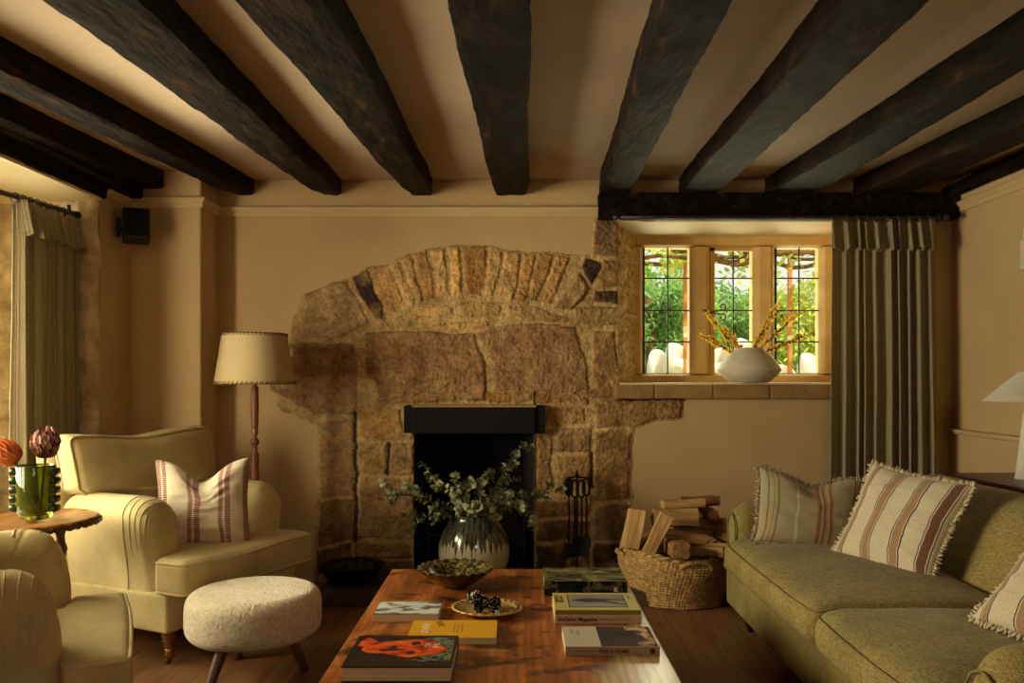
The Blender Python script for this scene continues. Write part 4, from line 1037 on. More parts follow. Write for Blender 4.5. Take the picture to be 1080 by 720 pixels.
for k, a0 in enumerate((R(-15), R(105), R(225))):
    bm = new(); pts = []; rad = []
    for q in range(26):
        f_ = q/25; rr_ = .13*(1-f_)**1.3+.03*math.sin(f_*6)+.21*max(0, f_-.55)**1.2*1.9+.035; z = .655*(1-f_)+.02
        pts.append((rr_*math.cos(a0+f_*.4), rr_*math.sin(a0+f_*.4), z)); rad.append(.019+.006*math.sin(q*1.9)+.004*math.sin(q*3.1))
    tube(bm, pts, rad, 12); finish('leg', bm, M['side_carved'], t)
bm = new(); lathe(bm, [(0, .30), (.05, .31), (.07, .325), (.05, .34), (0, .35)], 24); finish('stretcher', bm, M['side_carved'], t)

t = thing('console_table', 'brown walnut console table behind the sofa against the right wall', 'console table', (2.385, 3.30, 0)); CZ = .79
bm = new(); rbox(bm, (.49, 1.76, .028), .006, m=(6, 20, 1), center=(0, 0, CZ-.014)); finish('tabletop', bm, M['walnut'], t, auto=40)
bm = new()
for (a, b_) in (((-.20, -.82, .70), (.2, -.80, CZ-.028)), ((-.20, .80, .70), (.2, .82, CZ-.028)), ((-.21, -.8, .70), (-.19, .8, CZ-.028)), ((.19, -.8, .70), (.21, .8, CZ-.028))): box(bm, a, b_)
finish('apron', bm, M['walnut'], t, smooth=False)
for x in (-.2, .2):
    for y in (-.81, .81):
        bm = new(); rbox(bm, (.045, .045, CZ-.03), .005, m=2, center=(x, y, (CZ-.03)/2)); finish('leg', bm, M['walnut'], t)
t = thing('table_lamp', 'white cone-shaded table lamp cut off by the picture edge on the console', 'table lamp', (px_x(1088, 3.9), 3.9, CZ))
bm = new(); lathe(bm, [(0, 0), (.068, 0), (.07, .006), (.066, .012), (.034, .30), (.02, .33), (0, .33)], 40); finish('base', bm, M['lamp_white'], t)
zz = EYE-(423-HY)*3.9/F-CZ
bm = new(); lathe(bm, [(.202, zz), (.05, zz+.135), (.047, zz+.135), (.199, zz), (.202, zz)], 60); finish('lamp_shade', bm, M['lamp_white'], t, auto=30)
bm = new(); lathe(bm, [(0, .32), (.012, .32), (.012, zz+.13), (0, zz+.135)], 16); tube(bm, [(-.047, 0, zz+.13), (.047, 0, zz+.13)], .002, 6); finish('lamp_holder', bm, M['brass'], t)
t = thing('wall_light', 'stepped cream fitting on the right wall at the picture edge', 'wall light', (XR, 4.40, 1.90))
bm = new(); box(bm, (-.035, -.13, -.08), (0, .085, .075)); finish('plate', bm, M['cream_plastic'], t, smooth=False, bevel=.004)
bm = new(); box(bm, (-.032, -.13, .075), (0, .062, .14)); finish('cover', bm, M['cream_plastic'], t, smooth=False, bevel=.004)
# ------------------------------------------------------------------ books on the coffee table
def text(parent, body, loc, size, mat, rot=(0, 0, 0), name='lettering', align='LEFT', sx=1, bold=.0):
    cu = bpy.data.curves.new('lettering', 'FONT'); cu.body = body; cu.size = size; cu.align_x = align; cu.align_y = 'CENTER'; cu.extrude = .0002; cu.offset = bold
    tmp = bpy.data.objects.new('tmp', cu); C.objects.link(tmp); dg = bpy.context.evaluated_depsgraph_get()
    me = bpy.data.meshes.new_from_object(tmp.evaluated_get(dg)); bpy.data.objects.remove(tmp); bpy.data.curves.remove(cu)
    me.name = name; me.materials.clear(); me.materials.append(mat)
    o = bpy.data.objects.new(name, me); C.objects.link(o); o.parent = parent; o.location = loc; o.rotation_euler = rot; o.scale = (sx, 1, 1)
    return o
def cover_mat(name, build):
    m, nt, b = nodes(name); b.inputs['Roughness'].default_value = .6; b.inputs['Specular IOR Level'].default_value = .08
    col = build(nt); nt.links.new(col, b.inputs['Base Color']); return m
def flat(bm, pts, z, mi=0): quad(bm, [(x, y, z) for x, y in pts], mi) if len(pts) == 4 else bm.faces.new([bm.verts.new((x, y, z)) for x, y in pts])
def book(label, x0, x1, y0, y1, z0, z1, cover, spine=None, hard=False, rz=0, spine_front=True, name='book'):
    """front edge = spine when spine_front, else the fore-edge of the pages; left end shows pages"""
    t = thing(name, label, 'book', ((x0+x1)/2, (y0+y1)/2, z0), rz, 'books on the coffee table'); w, d, h = x1-x0, y1-y0, z1-z0
    c = .0035 if hard else .0012; ins = .004 if hard else .001
    bm = new(); box(bm, (-w/2+ins, -d/2+(0.001 if spine_front else ins), c), (w/2-ins, d/2-ins, h-c)); finish('page_block', bm, M['page'], t, smooth=False)
    bm = new(); box(bm, (-w/2, -d/2, 0), (w/2, d/2, c)); box(bm, (-w/2, -d/2, h-c), (w/2, d/2, h)); 
    if spine_front: box(bm, (-w/2, -d/2-.0012, 0), (w/2, -d/2, h), 1)
    else: box(bm, (-w/2, d/2, 0), (w/2, d/2+.0012, h), 1)
    cv = finish('cover', bm, [cover, spine or cover], t, smooth=False, bevel=.0006)
    return t, cv, w, d, h
def ncol(nt, scale, stops, stretch=(1, 1, 1), dist=0, detail=4):
    n = N(nt, 'ShaderNodeTexNoise'); n.inputs['Scale'].default_value = scale; n.inputs['Detail'].default_value = detail; n.inputs['Distortion'].default_value = dist
    nt.links.new(coords(nt, stretch), n.inputs['Vector']); r = ramp(nt, stops); nt.links.new(n.outputs[0], r.inputs[0]); return r.outputs[0]
black_c = simple('black_cover', '0b0b0b', '121110', .35)
T0 = TZ
M['rail_ink'] = simple('faded_brown_ink', '8a6a3c', '8a6a3c', .6)
# black book with an orange face
t, cv, w, d, h = book('thick black book with an orange printed face, nearest on the table', -.482, -.178, 2.335, 2.617, T0, .464, black_c, hard=True, spine_front=False)
org = cover_mat('orange_print', lambda nt: ncol(nt, 22, [(.36, '8c2d10'), (.5, 'd2521f'), (.66, 'e0682c')]))
def blob(pts, z, mat, name, par):
    bm = new(); bm.faces.new([bm.verts.new((x, y, z)) for x, y in pts]); r = bmesh.ops.extrude_face_region(bm, geom=bm.faces[:]); bmesh.ops.translate(bm, vec=(0, 0, .0003), verts=[v_ for v_ in r['geom'] if isinstance(v_, bmesh.types.BMVert)])
    return finish(name, bm, mat, par, smooth=False)
def cp(u, v_): return (-w/2+w*u, -d/2+d*v_)
zt = h
face_pts = [(.11, .93), (.24, .76), (.36, .80), (.55, .86), (.66, .86), (.78, .80), (.88, .62), (.93, .50), (.84, .40), (.70, .33), (.58, .27), (.50, .30), (.42, .36), (.30, .40), (.17, .42), (.10, .50), (.11, .62), (.04, .62), (.055, .80)]
blob([cp(*p) for p in face_pts], zt, org, 'printed_face', cv)
swirl = cover_mat('swirl_print', lambda nt: ncol(nt, 30, [(.42, '0c0c0c'), (.5, '4d6068'), (.56, 'a8a45a'), (.62, '14110f'), (.72, '7b8a94')], (1, 2, 1), 2.0))
blob([cp(*p) for p in [(.72, .93), (.97, .93), (.975, .2), (.72, .15), (.60, .2), (.72, .32), (.86, .40), (.94, .5), (.89, .63), (.79, .81), (.66, .88)]], zt-.0001, swirl, 'printed_swirl', cv)
for (u, v_, s) in ((.60, .70, 1), (.58, .40, .9)):
    pts = [cp(u+.055*s*math.cos(a)*(1 if a < math.pi else .8), v_+.075*s*math.sin(a)*(1.2 if math.sin(a) > 0 else .5)) for a in np.linspace(0, 2*math.pi, 14)[:-1]]
    blob(pts, zt+.0004, M['ink'], 'printed_eye', cv)
blob([cp(*p) for p in [(.26, .50), (.36, .56), (.40, .68), (.43, .56), (.55, .52), (.42, .49), (.30, .46)]], zt+.0004, M['ink'], 'printed_line', cv)
text(cv, 'ALL', cp(.72, .74)+(zt+.0006,), .026, M['white_ink'], (0, 0, R(-90)), align='LEFT'); text(cv, 'THE', cp(.80, .74)+(zt+.0006,), .026, M['white_ink'], (0, 0, R(-90)), align='LEFT')
# small paperback, grey mountain cover
g_ = cover_mat('grey_landscape_print', lambda nt: ncol(nt, 9, [(.34, '4e4a46'), (.44, '75705c'), (.50, 'b9bcb8'), (.62, 'cfd2cf'), (.75, 'a49a6a')], (1, 2.2, 1), .8))
book('small paperback with a grey and white landscape cover, left side of the coffee table', -.491, -.268, 2.912, 3.075, T0, .448, g_, spine_front=False)
# yellow book
yel = simple('yellow_cover', 'd69a14', 'dda41d', .45)
t, cv, w, d, h = book('bright yellow paperback lying between the black book and the oval plate', -.344, -.065, 2.67, 2.863, T0, .441, yel, spine_front=False)
text(cv, 'HAY', cp(.17, .80)+(h+.0002,), .036, M['white_ink'], (0, 0, R(-90)), sx=1.5); text(cv, 'IDEE', cp(.30, .93)+(h+.0002,), .030, M['ink'], (0, 0, R(-75)))
for k in range(3): blob([cp(.50+.045*k, .30), cp(.512+.045*k, .30), cp(.512+.045*k, .80), cp(.50+.045*k, .80)], h, M['rail_ink'], 'fine_print', cv)
# landscape book with the K
land = cover_mat('woodland_print', lambda nt: ncol(nt, 14, [(.38, '141a1a'), (.46, '39402c'), (.53, '77713c'), (.60, '9a9150'), (.68, '2a2f2c')], (.7, 2.4, 1.2), 1.2, 7))
landd = cover_mat('dark_woodland_print', lambda nt: ncol(nt, 16, [(.40, '0e1218'), (.50, '20241f'), (.56, '6b6238'), (.64, '141618')], (.8, 1, 1), 1.0, 7))
t, cv, w, d, h = book('thick woodland-patterned book with a white K on its spine', .106, .424, 3.267, 3.497, T0, .476, land, landd, hard=True)
text(cv, 'K', (w/2-.052, -d/2-.0016, h*.40), .022, M['white_ink'], (R(90), 0, 0), bold=.001)
# cream book with yellow magazine
crm = simple('cream_cover', 'b29a78', 'bba381', .6)
t, cv, w, d, h = book('cream-spined thick magazine underneath the yellow-green one', .130, .424, 2.902, 3.132, T0, .448, crm, crm)
text(cv, 'AnOther Magazine', (-w/2+.010, -d/2-.0016, h*.46), .0175, M['ink'], (R(90), 0, 0), bold=.0004)
bm = new(); box(bm, (-w/2+.150, -d/2-.0020, h*.42), (-w/2+.255, -d/2-.0012, h*.52)); finish('fine_print', bm, M['rail_ink'], cv, smooth=False)
ygr = simple('yellow_green_cover', 'b3a64a', 'bdb055', .5)
t, cv, w, d, h = book('yellow-green magazine with a grey photograph on its cover, on top of the cream one', .131, .423, 2.905, 3.136, .448, .464, ygr, simple('olive_spine', '7c6b26', '86742c', .5), name='magazine')
pic = cover_mat('grey_photograph', lambda nt: ncol(nt, 3, [(.3, '7d7669'), (.7, 'a39b8b')]))
blob([cp(*p) for p in [(.17, .15), (.87, .15), (.87, .88), (.17, .88)]], h, M['ink'], 'photo_border', cv)
blob([cp(*p) for p in [(.185, .18), (.86, .18), (.855, .86), (.185, .86)]], h+.0004, pic, 'cover_photo', cv)
blob([cp(*p) for p in [(.22, .56), (.32, .64), (.45, .66), (.60, .62), (.75, .60), (.86, .60), (.86, .55), (.70, .54), (.62, .50), (.72, .44), (.80, .33), (.86, .34), (.86, .30), (.78, .29), (.68, .38), (.56, .44), (.42, .42), (.33, .46), (.24, .52)]], h+.0008, M['ink'], 'photo_figure', cv)
text(cv, 'the gentle', cp(.045, .85)+(h+.0005,), .026, M['ink'], (0, 0, R(-90)), sx=.9).location.z = h+.0004
text(cv, 'woman', cp(.10, .80)+(h+.0004,), .03, M['ink'], (0, 0, R(-90))); text(cv, 'winter', cp(.93, .80)+(h+.0004,), .018, simple('olive_ink', '857838', '857838', .6), (0, 0, R(-90)))
# THIS IS HOME
t, cv, w, d, h = book('cream-spined book reading THIS IS HOME, nearest on the right side of the coffee table', .146, .430, 2.564, 2.772, T0, .447, simple('pale_cover', 'b8ae92', 'c1b79c', .5), simple('tan_spine', '9b7f62', 'a4886a', .6), hard=False)
rm = cover_mat('dim_room_print', lambda nt: ncol(nt, 8, [(.35, '2b221e'), (.6, '43362f')]))
blob([cp(*p) for p in [(.385, .01), (.985, .01), (.985, .985), (.385, .985)]], h, rm, 'cover_photo', cv)
blob([cp(*p) for p in [(.70, .97), (.94, .97), (.98, .2), (.93, .02), (.76, .02), (.80, .22), (.90, .3), (.86, .55), (.78, .62), (.80, .80), (.71, .78)]], h+.0004, cover_mat('stone_print', lambda nt: ncol(nt, 30, [(.40, '4a382c'), (.5, 'a3825a'), (.6, 'c9ad80')], (1, 1.5, 1), .5)), 'photo_stones', cv)
text(cv, 'THIS IS HOME', (-w/2+.100, -d/2-.0016, h*.47), .0165, M['ink'], (R(90), 0, 0), bold=.0003, sx=.90)
bm = new(); box(bm, (-w/2+.030, -d/2-.0020, h*.46), (-w/2+.085, -d/2-.0012, h*.56)); finish('fine_print', bm, M['rail_ink'], cv, smooth=False)
text(cv, 'THIS IS', cp(.10, .86)+(h+.0002,), .018, simple('grey_ink', '8a8270', '8a8270', .6), (0, 0, R(-90))); text(cv, 'HOME', cp(.16, .80)+(h+.0002,), .018, bpy.data.materials['grey_ink'], (0, 0, R(-90)))
bm = new(); lathe(bm, [(0, 0), (.0085, 0), (.0085, .0006), (0, .0006)], 24, fn=lambda p: Vector((p.x+w/2-.022, -d/2-.0013-p.z, p.y+h*.5))); finish('emblem', bm, M['ink'], cv, smooth=False)

# ------------------------------------------------------------------ bowl, plate and pods
m, nt, b = nodes('mottled_green_glaze'); M['glaze'] = m; b.inputs['Roughness'].default_value = .12; b.inputs['Coat Weight'].default_value = .6
n = N(nt, 'ShaderNodeTexNoise'); n.inputs['Scale'].default_value = 38; n.inputs['Detail'].default_value = 6; n.inputs['Distortion'].default_value = 1.5; nt.links.new(coords(nt), n.inputs['Vector'])
r = ramp(nt, [(.35, '17150a'), (.48, '38341a'), (.6, '6e6534'), (.72, 'a39660')]); nt.links.new(n.outputs[0], r.inputs[0]); nt.links.new(r.outputs[0], b.inputs['Base Color']); bump(nt, b, n.outputs[0], .4, .006)
M['darkglaze'] = simple('near_black_glaze', '0c0a07', '241d12', .18, 25, .3, 50, coat=.5)
t = thing('bowl', 'shallow dark glazed bowl with a wavy mottled green rim on the table', 'bowl', (-.243, 3.41, TZ))
bm = new()
def wav(p):
    a = math.atan2(p.y, p.x); r_ = p.xy.length; k = smooth((r_-.11)/.04)
    return Vector((p.x*(1+.008*k*math.sin(a*19)), p.y*(1+.008*k*math.sin(a*19)), p.z+k*.003*math.sin(a*23+1)))
lathe(bm, [(0, .001), (.052, .001), (.055, .004), (.09, .026), (.125, .052), (.150, .073), (.153, .078)], 150, fn=wav); finish('body', bm, M['darkglaze'], t)
bm = new(); lathe(bm, [(.153, .078), (.148, .081), (.135, .078), (.118, .068), (.112, .064), (.10, .050), (.07, .028), (.04, .018), (0, .015)], 150, fn=wav); finish('glazed_inside', bm, M['glaze'], t)
t = thing('plate', 'oval ochre plate with a crimped dark-dotted rim on the coffee table', 'plate', (-.105, 3.03, TZ))
t.rotation_euler.z = R(-12)
M['ochre_glaze'] = simple('ochre_glaze', 'b08a48', 'c9a35e', .3, 14, .15, 40, coat=.4); M['brown_glaze'] = simple('brown_glaze', '2b1a0d', '4a3018', .25, 20, .2, 40, coat=.4)
E = lambda p: Vector((p.x*1.0, p.y*.92, p.z))
bm = new(); lathe(bm, [(0, .0), (.075, .0), (.08, .003), (.118, .016), (.127, .022), (.122, .026), (.108, .020), (.085, .010), (.07, .008), (0, .008)], 120, fn=lambda p: E(p*1) if p.xy.length < .1 else E(Vector((p.x*(1+.02*math.sin(math.atan2(p.y, p.x)*24)), p.y*(1+.02*math.sin(math.atan2(p.y, p.x)*24)), p.z)))); finish('dish', bm, M['ochre_glaze'], t)
bm = new()
for k in range(24):
    a = 2*math.pi*(k+.5)/24; c_ = E(Vector((math.cos(a)*.113, math.sin(a)*.113, .0235))); d_ = Vector((math.cos(a+.8), math.sin(a+.8), .15))
    tube(bm, [c_-d_*.010, c_, c_+d_*.011], [.0015, .0042, .0015], 7, flat=.6)
finish('rim_marks', bm, M['brown_glaze'], t, label='dark slanting marks round the rim')
m, nt, b = nodes('black_and_white_speckle'); M['speckle'] = m; b.inputs['Roughness'].default_value = .8; b.inputs['Specular IOR Level'].default_value = .1
vn = N(nt, 'ShaderNodeTexVoronoi'); vn.inputs['Scale'].default_value = 120; nt.links.new(coords(nt), vn.inputs['Vector'])
r = ramp(nt, [(.32, 'c9bfa6'), (.42, '0d0c0c')]); nt.links.new(vn.outputs[0], r.inputs[0]); nt.links.new(r.outputs[0], b.inputs['Base Color'])
r2_ = r
def pod(label, loc, rot, s, seed):
    t = thing('ornament', label, 'ornament', loc, 0, 'speckled ornaments on the oval plate'); t.rotation_euler = rot
    bm = new(); prof = [(0, -.019), (.009, -.018), (.017, -.011), (.023, 0), (.026, .012), (.024, .014), (.020, .004), (.013, -.007), (0, -.011)]
    lathe(bm, [(a*s, z*s) for a, z in prof], 60, fn=lambda p: p+Vector((.22*p.x, .22*p.y, .25*p.xy.length))*math.sin(math.atan2(p.y, p.x)*3+seed)*(p.xy.length/(.026*s))**2)
    sh_ = finish('cup', bm, M['speckle'], t)
    bm = new(); lathe(bm, [(0, -.008*s), (.006*s, -.006*s), (.007*s, 0), (0, .004*s)], 20); finish('knob', bm, M['ink'], t)
    return t
pod('black and white speckled cup ornament at the back of the plate', (-.148, 3.075, TZ+.040), (R(-25), R(10), 0), 1.25, 0)
pod('black and white speckled cup ornament lying tipped at the left front of the plate', (-.130, 3.015, TZ+.037), (R(65), R(-8), R(18)), 1.25, 2)
pod('black and white speckled cup ornament lying tipped at the right of the plate', (-.078, 2.995, TZ+.038), (R(80), R(14), R(-22)), 1.2, 4)
t = thing('shell', 'small pale shell lying on the right of the oval plate', 'shell', (-.045, 3.045, TZ+.019)); bm = new()
lathe(bm, [(0, -.008), (.012, -.006), (.022, 0), (.015, .006), (0, .010)], 30, fn=lambda p: Vector((p.x*1.2, p.y*(.8+.1*math.sin(p.x*300)), p.z))); finish('body', bm, M['ochre_glaze'], t)

# ------------------------------------------------------------------ big vase with eucalyptus
m, nt, b = nodes('drip_glaze'); M['drip'] = m; b.inputs['Roughness'].default_value = .14; b.inputs['Coat Weight'].default_value = .5
tc = N(nt, 'ShaderNodeTexCoord'); s = N(nt, 'ShaderNodeSeparateXYZ'); nt.links.new(tc.outputs['Object'], s.inputs[0])
at = N(nt, 'ShaderNodeMath', operation='ARCTAN2'); nt.links.new(s.outputs[1], at.inputs[0]); nt.links.new(s.outputs[0], at.inputs[1])
cmb = N(nt, 'ShaderNodeCombineXYZ'); nt.links.new(at.outputs[0], cmb.inputs[0])
dn1 = N(nt, 'ShaderNodeTexNoise'); dn1.inputs['Scale'].default_value = 11; dn1.inputs['Detail'].default_value = 4; nt.links.new(cmb.outputs[0], dn1.inputs['Vector'])
ma = N(nt, 'ShaderNodeMath', operation='MULTIPLY_ADD'); ma.inputs[1].default_value = .40; ma.inputs[2].default_value = -.20; nt.links.new(dn1.outputs[0], ma.inputs[0])
ad = N(nt, 'ShaderNodeMath', operation='ADD'); nt.links.new(s.outputs[2], ad.inputs[0]); nt.links.new(ma.outputs[0], ad.inputs[1])
gt = ramp(nt, [(.212, (0, 0, 0)), (.220, (1, 1, 1))]); nt.links.new(ad.outputs[0], gt.inputs[0])
cmb2 = N(nt, 'ShaderNodeCombineXYZ'); nt.links.new(at.outputs[0], cmb2.inputs[0]); mz_ = N(nt, 'ShaderNodeMath', operation='MULTIPLY'); mz_.inputs[1].default_value = 1.6; nt.links.new(s.outputs[2], mz_.inputs[0]); nt.links.new(mz_.outputs[0], cmb2.inputs[2])
dn2 = N(nt, 'ShaderNodeTexNoise'); dn2.inputs['Scale'].default_value = 9; dn2.inputs['Detail'].default_value = 5; nt.links.new(cmb2.outputs[0], dn2.inputs['Vector'])
gc = ramp(nt, [(.32, '10181b'), (.45, '24373a'), (.55, '5b5130'), (.66, '2a3d40'), (.75, '8a7d58')]); nt.links.new(dn2.outputs[0], gc.inputs[0])
nt.links.new(mixc(nt, gt.outputs[0], 'b9b294', gc.outputs[0]), b.inputs['Base Color'])
VX, VY, VZ = px_x(500, 4.93), 4.93, .087
t = thing('vase', 'large pale vase with dark dripping glaze standing on the hearth', 'vase', (VX, VY, VZ)); hv = .375
bm = new(); prof = []
for k in range(31):
    f_ = k/30; z = f_*hv; r_ = .206*math.sin(math.pi*(.20+.66*f_))**.62 if f_ < .96 else prof[-1][0]-.004
    prof.append((r_*(.93 if f_ < .04 else 1), z))
prof = [(0, 0)]+prof+[(prof[-1][0]-.012, hv+.012), (prof[-1][0]-.02, hv+.010), (prof[-1][0]-.02, hv-.03), (prof[-1][0]*.9, hv-.15), (0, hv-.16)]
lathe(bm, prof, 90); finish('body', bm, M['drip'], t)
def leaf(bm, c, d, up, L, w, mi=0, bend=.12):
    """cupped rounded leaf"""
    d = Vector(d).normalized(); s_ = d.cross(Vector(up)); s_ = s_.normalized() if s_.length > 1e-4 else d.orthogonal().normalized(); u = s_.cross(d)
    ring = [(0, 0), (.22, .38), (.5, .5), (.8, .36), (1, 0), (.8, -.36), (.5, -.5), (.22, -.38)]
    vs = [bm.verts.new(c+d*(x*L)+s_*(y*w)+u*(bend*L*((y*2)**2*.8-x*.6))) for x, y in ring]; m_ = bm.verts.new(c+d*(.5*L)+u*(-bend*L*.3))
    for k in range(8): f = bm.faces.new((m_, vs[k], vs[(k+1) % 8])); f.material_index = mi
rnd = random.Random(11)
def euc(label, tip, bow, leaves, size, seed):
    rn = random.Random(seed); a = Vector((VX+rn.uniform(-.04, .04), VY+rn.uniform(-.03, .03), VZ+.30)); tip = Vector(tip); mid = a.lerp(tip, .5)+Vector((0, 0, bow))
    t = thing('eucalyptus_branch', label, 'eucalyptus branch', tuple(a), 0, 'eucalyptus branches in the vase on the hearth'); pts = []
    for k in range(19): f_ = k/18; pts.append((a*(1-f_)**2+mid*2*f_*(1-f_)+tip*f_**2)-a)
    bm = new(); tube(bm, pts, [.0042-.003*k/18 for k in range(19)], 6); finish('stem', bm, M['euc_stem'], t)
    bm = new()
    def dress(pts, n, size):
        for k in range(n):
            f_ = .22+.78*k/n; i = min(len(pts)-2, int(f_*(len(pts)-1))); p = pts[i].lerp(pts[i+1], f_*(len(pts)-1)-i); tg = (pts[i+1]-pts[i]).normalized()
            for s_ in (1, -1):
                o_ = tg.orthogonal().normalized(); o_.rotate(Matrix.Rotation(rn.uniform(0, 6.28), 3, tg)); L = size*(1.05-.45*f_)*rn.uniform(.75, 1.25)
                leaf(bm, p, o_*s_+tg*.45, tg+Vector((rn.uniform(-.6, .6), rn.uniform(-.6, .2), rn.uniform(-.3, .8))), L, L*.86, 0 if rn.random() < .72 else 1, rn.uniform(.05, .25))
    dress(pts, leaves, size); n_side = 7
    for q in range(n_side):
        i = min(17, int(4+q*2)); p0 = pts[i]; tg = (pts[i]-pts[i-1]).normalized(); o_ = (tg.orthogonal()); o_.rotate(Matrix.Rotation(rn.uniform(0, 6.28), 3, tg)); e = p0+(tg*.7+o_*.6+Vector((0, -.1, .1)))*rn.uniform(.07, .15)
        sp = [p0.lerp(e, j/5)+Vector((0, 0, .01*math.sin(j))) for j in range(6)]; tube(bm, sp, .0016, 4, mi=1); dress(sp, 7, size*.9)
    finish('leaves', bm, [M['euc_leaf'], M['euc_leaf2']], t); return t
for (px_, py_, d_, bow, n_, sz, lab) in [
    (404, 523, 4.75, .14, 17, .040, 'eucalyptus branch reaching farthest to the left'), (432, 553, 4.70, .13, 13, .038, 'eucalyptus branch drooping at the lower left'),
    (452, 505, 4.85, .10, 12, .046, 'eucalyptus branch rising at the upper left'), (553, 466, 4.80, .06, 17, .042, 'tallest eucalyptus branch, reaching up to the black lintel'),
    (598, 518, 4.78, .13, 17, .038, 'eucalyptus branch reaching farthest to the right'), (560, 537, 4.66, .13, 13, .040, 'eucalyptus branch drooping at the lower right'),
    (510, 500, 4.80, .04, 12, .044, 'short upright eucalyptus branch in the middle'), (480, 518, 4.62, .08, 11, .044, 'eucalyptus branch bending forward left of the middle'),
    (535, 520, 4.64, .08, 13, .046, 'eucalyptus branch bending forward right of the middle'), (507, 535, 4.60, .10, 11, .046, 'eucalyptus branch hanging over the front of the vase rim')]:
    euc(lab, P(px_, py_, d_), bow, n_, sz, int(px_))

# ------------------------------------------------------------------ hearth things
t = thing('fire_basket', 'black iron fire grate inside the fireplace opening', 'fire grate', (P(500, 0, 5.45).x, 5.45, 0))
bm = new()
for k in range(11): x = -.26+.052*k; tube(bm, [(x, -.14, .10), (x, -.145, .17), (x, -.15, .28)], .007, 6)
finish('bars', bm, M['black_iron'], t)
bm = new()
for z in (.10, .19, .28): box(bm, (-.29, -.157, z-.009), (.29, -.14, z+.009))
box(bm, (-.29, -.15, .09), (-.27, .15, .30)); box(bm, (.27, -.15, .09), (.29, .15, .30)); box(bm, (-.28, -.15, .085), (.28, .15, .10))
finish('frame', bm, M['black_iron'], t, smooth=False, bevel=.003)
for x in (-.28, .28):
    for y in (-.14, .14):
        bm = new(); tube(bm, [(x, y, 0), (x, y, .20), (x, y, .33)], [.012, .010, .012], 8); rbox(bm, (.034, .034, .034), .014, m=2, center=(x, y, .345)); finish('leg', bm, M['black_iron'], t)
t = thing('bowl', 'black iron bowl of dark lumps on the left end of the hearth', 'bowl', (px_x(372, 4.9), 4.87, .087)); HB = t
bm = new(); lathe(bm, [(0, 0), (.095, 0), (.135, .02), (.165, .075), (.182, .098), (.190, .103), (.182, .106), (.160, .085), (.13, .035), (0, .02)], 50); finish('body', bm, M['black_iron'], t)
rn = random.Random(4); HBx, HBy = t.location.x, t.location.y
first = None
words = ['at the left', 'at the right', 'at the back', 'at the front', 'in the middle']
for k in range(16):
    a = k*2.4; r_ = .020+.105*math.sqrt(k/16); loc = (HBx+r_*math.cos(a), HBy+r_*math.sin(a), .087+.072+.018*(1-r_/.13)+.004*(k % 3))
    if first is None:
        bm = new(); lathe(bm, [(0, -.02)]+[(.024*math.sin(math.pi*q/8)*(1+.1*(q % 2)), -.02*math.cos(math.pi*q/8)) for q in range(1, 8)]+[(0, .02)], 12, fn=lambda p: p*(1+.35*nz(p, 60)))
        first = finish('fir_cone', bm, M['coal'], None, smooth=False); o = first; o.location = loc
    else: o = first.copy(); C.objects.link(o); o.location = loc
    o.rotation_euler = (rn.uniform(0, 3), rn.uniform(0, 3), rn.uniform(0, 3)); tag(o, 'dark rough lump heaped in the black hearth bowl', 'fir cone', 'dark lumps in the hearth bowl')
# companion set
FT = (px_x(608.5, 5.12), 5.12, .087); t = thing('fire_tool_stand', 'black iron stand for fire tools on the hearth right of the opening', 'fire tool stand', FT)
zz = lambda py: EYE-(py-HY)*5.12/F-.087
bm = new(); lathe(bm, [(0, 0), (.078, 0), (.080, .018), (.074, .024), (.02, .03), (0, .03)], 36); finish('base', bm, M['sillstone'], t, label='pale stone disc base')
bm = new(); tube(bm, [(0, 0, .02), (0, 0, zz(502))], .0065, 10); lathe(bm, [(0, zz(503)), (.010, zz(502)), (.011, zz(500)), (.004, zz(498)), (.007, zz(497)), (0, zz(495.5))], 14); finish('pole', bm, M['black_iron'], t)
bm = new(); tube(bm, [(-.062, 0, zz(504)), (-.02, 0, zz(503)), (0, 0, zz(502.5)), (.02, 0, zz(503)), (.066, 0, zz(504))], .005, 8); tube(bm, [(0, -.05, zz(504)), (0, 0, zz(502.5)), (0, .05, zz(504))], .005, 8); finish('hooks', bm, M['black_iron'], t)
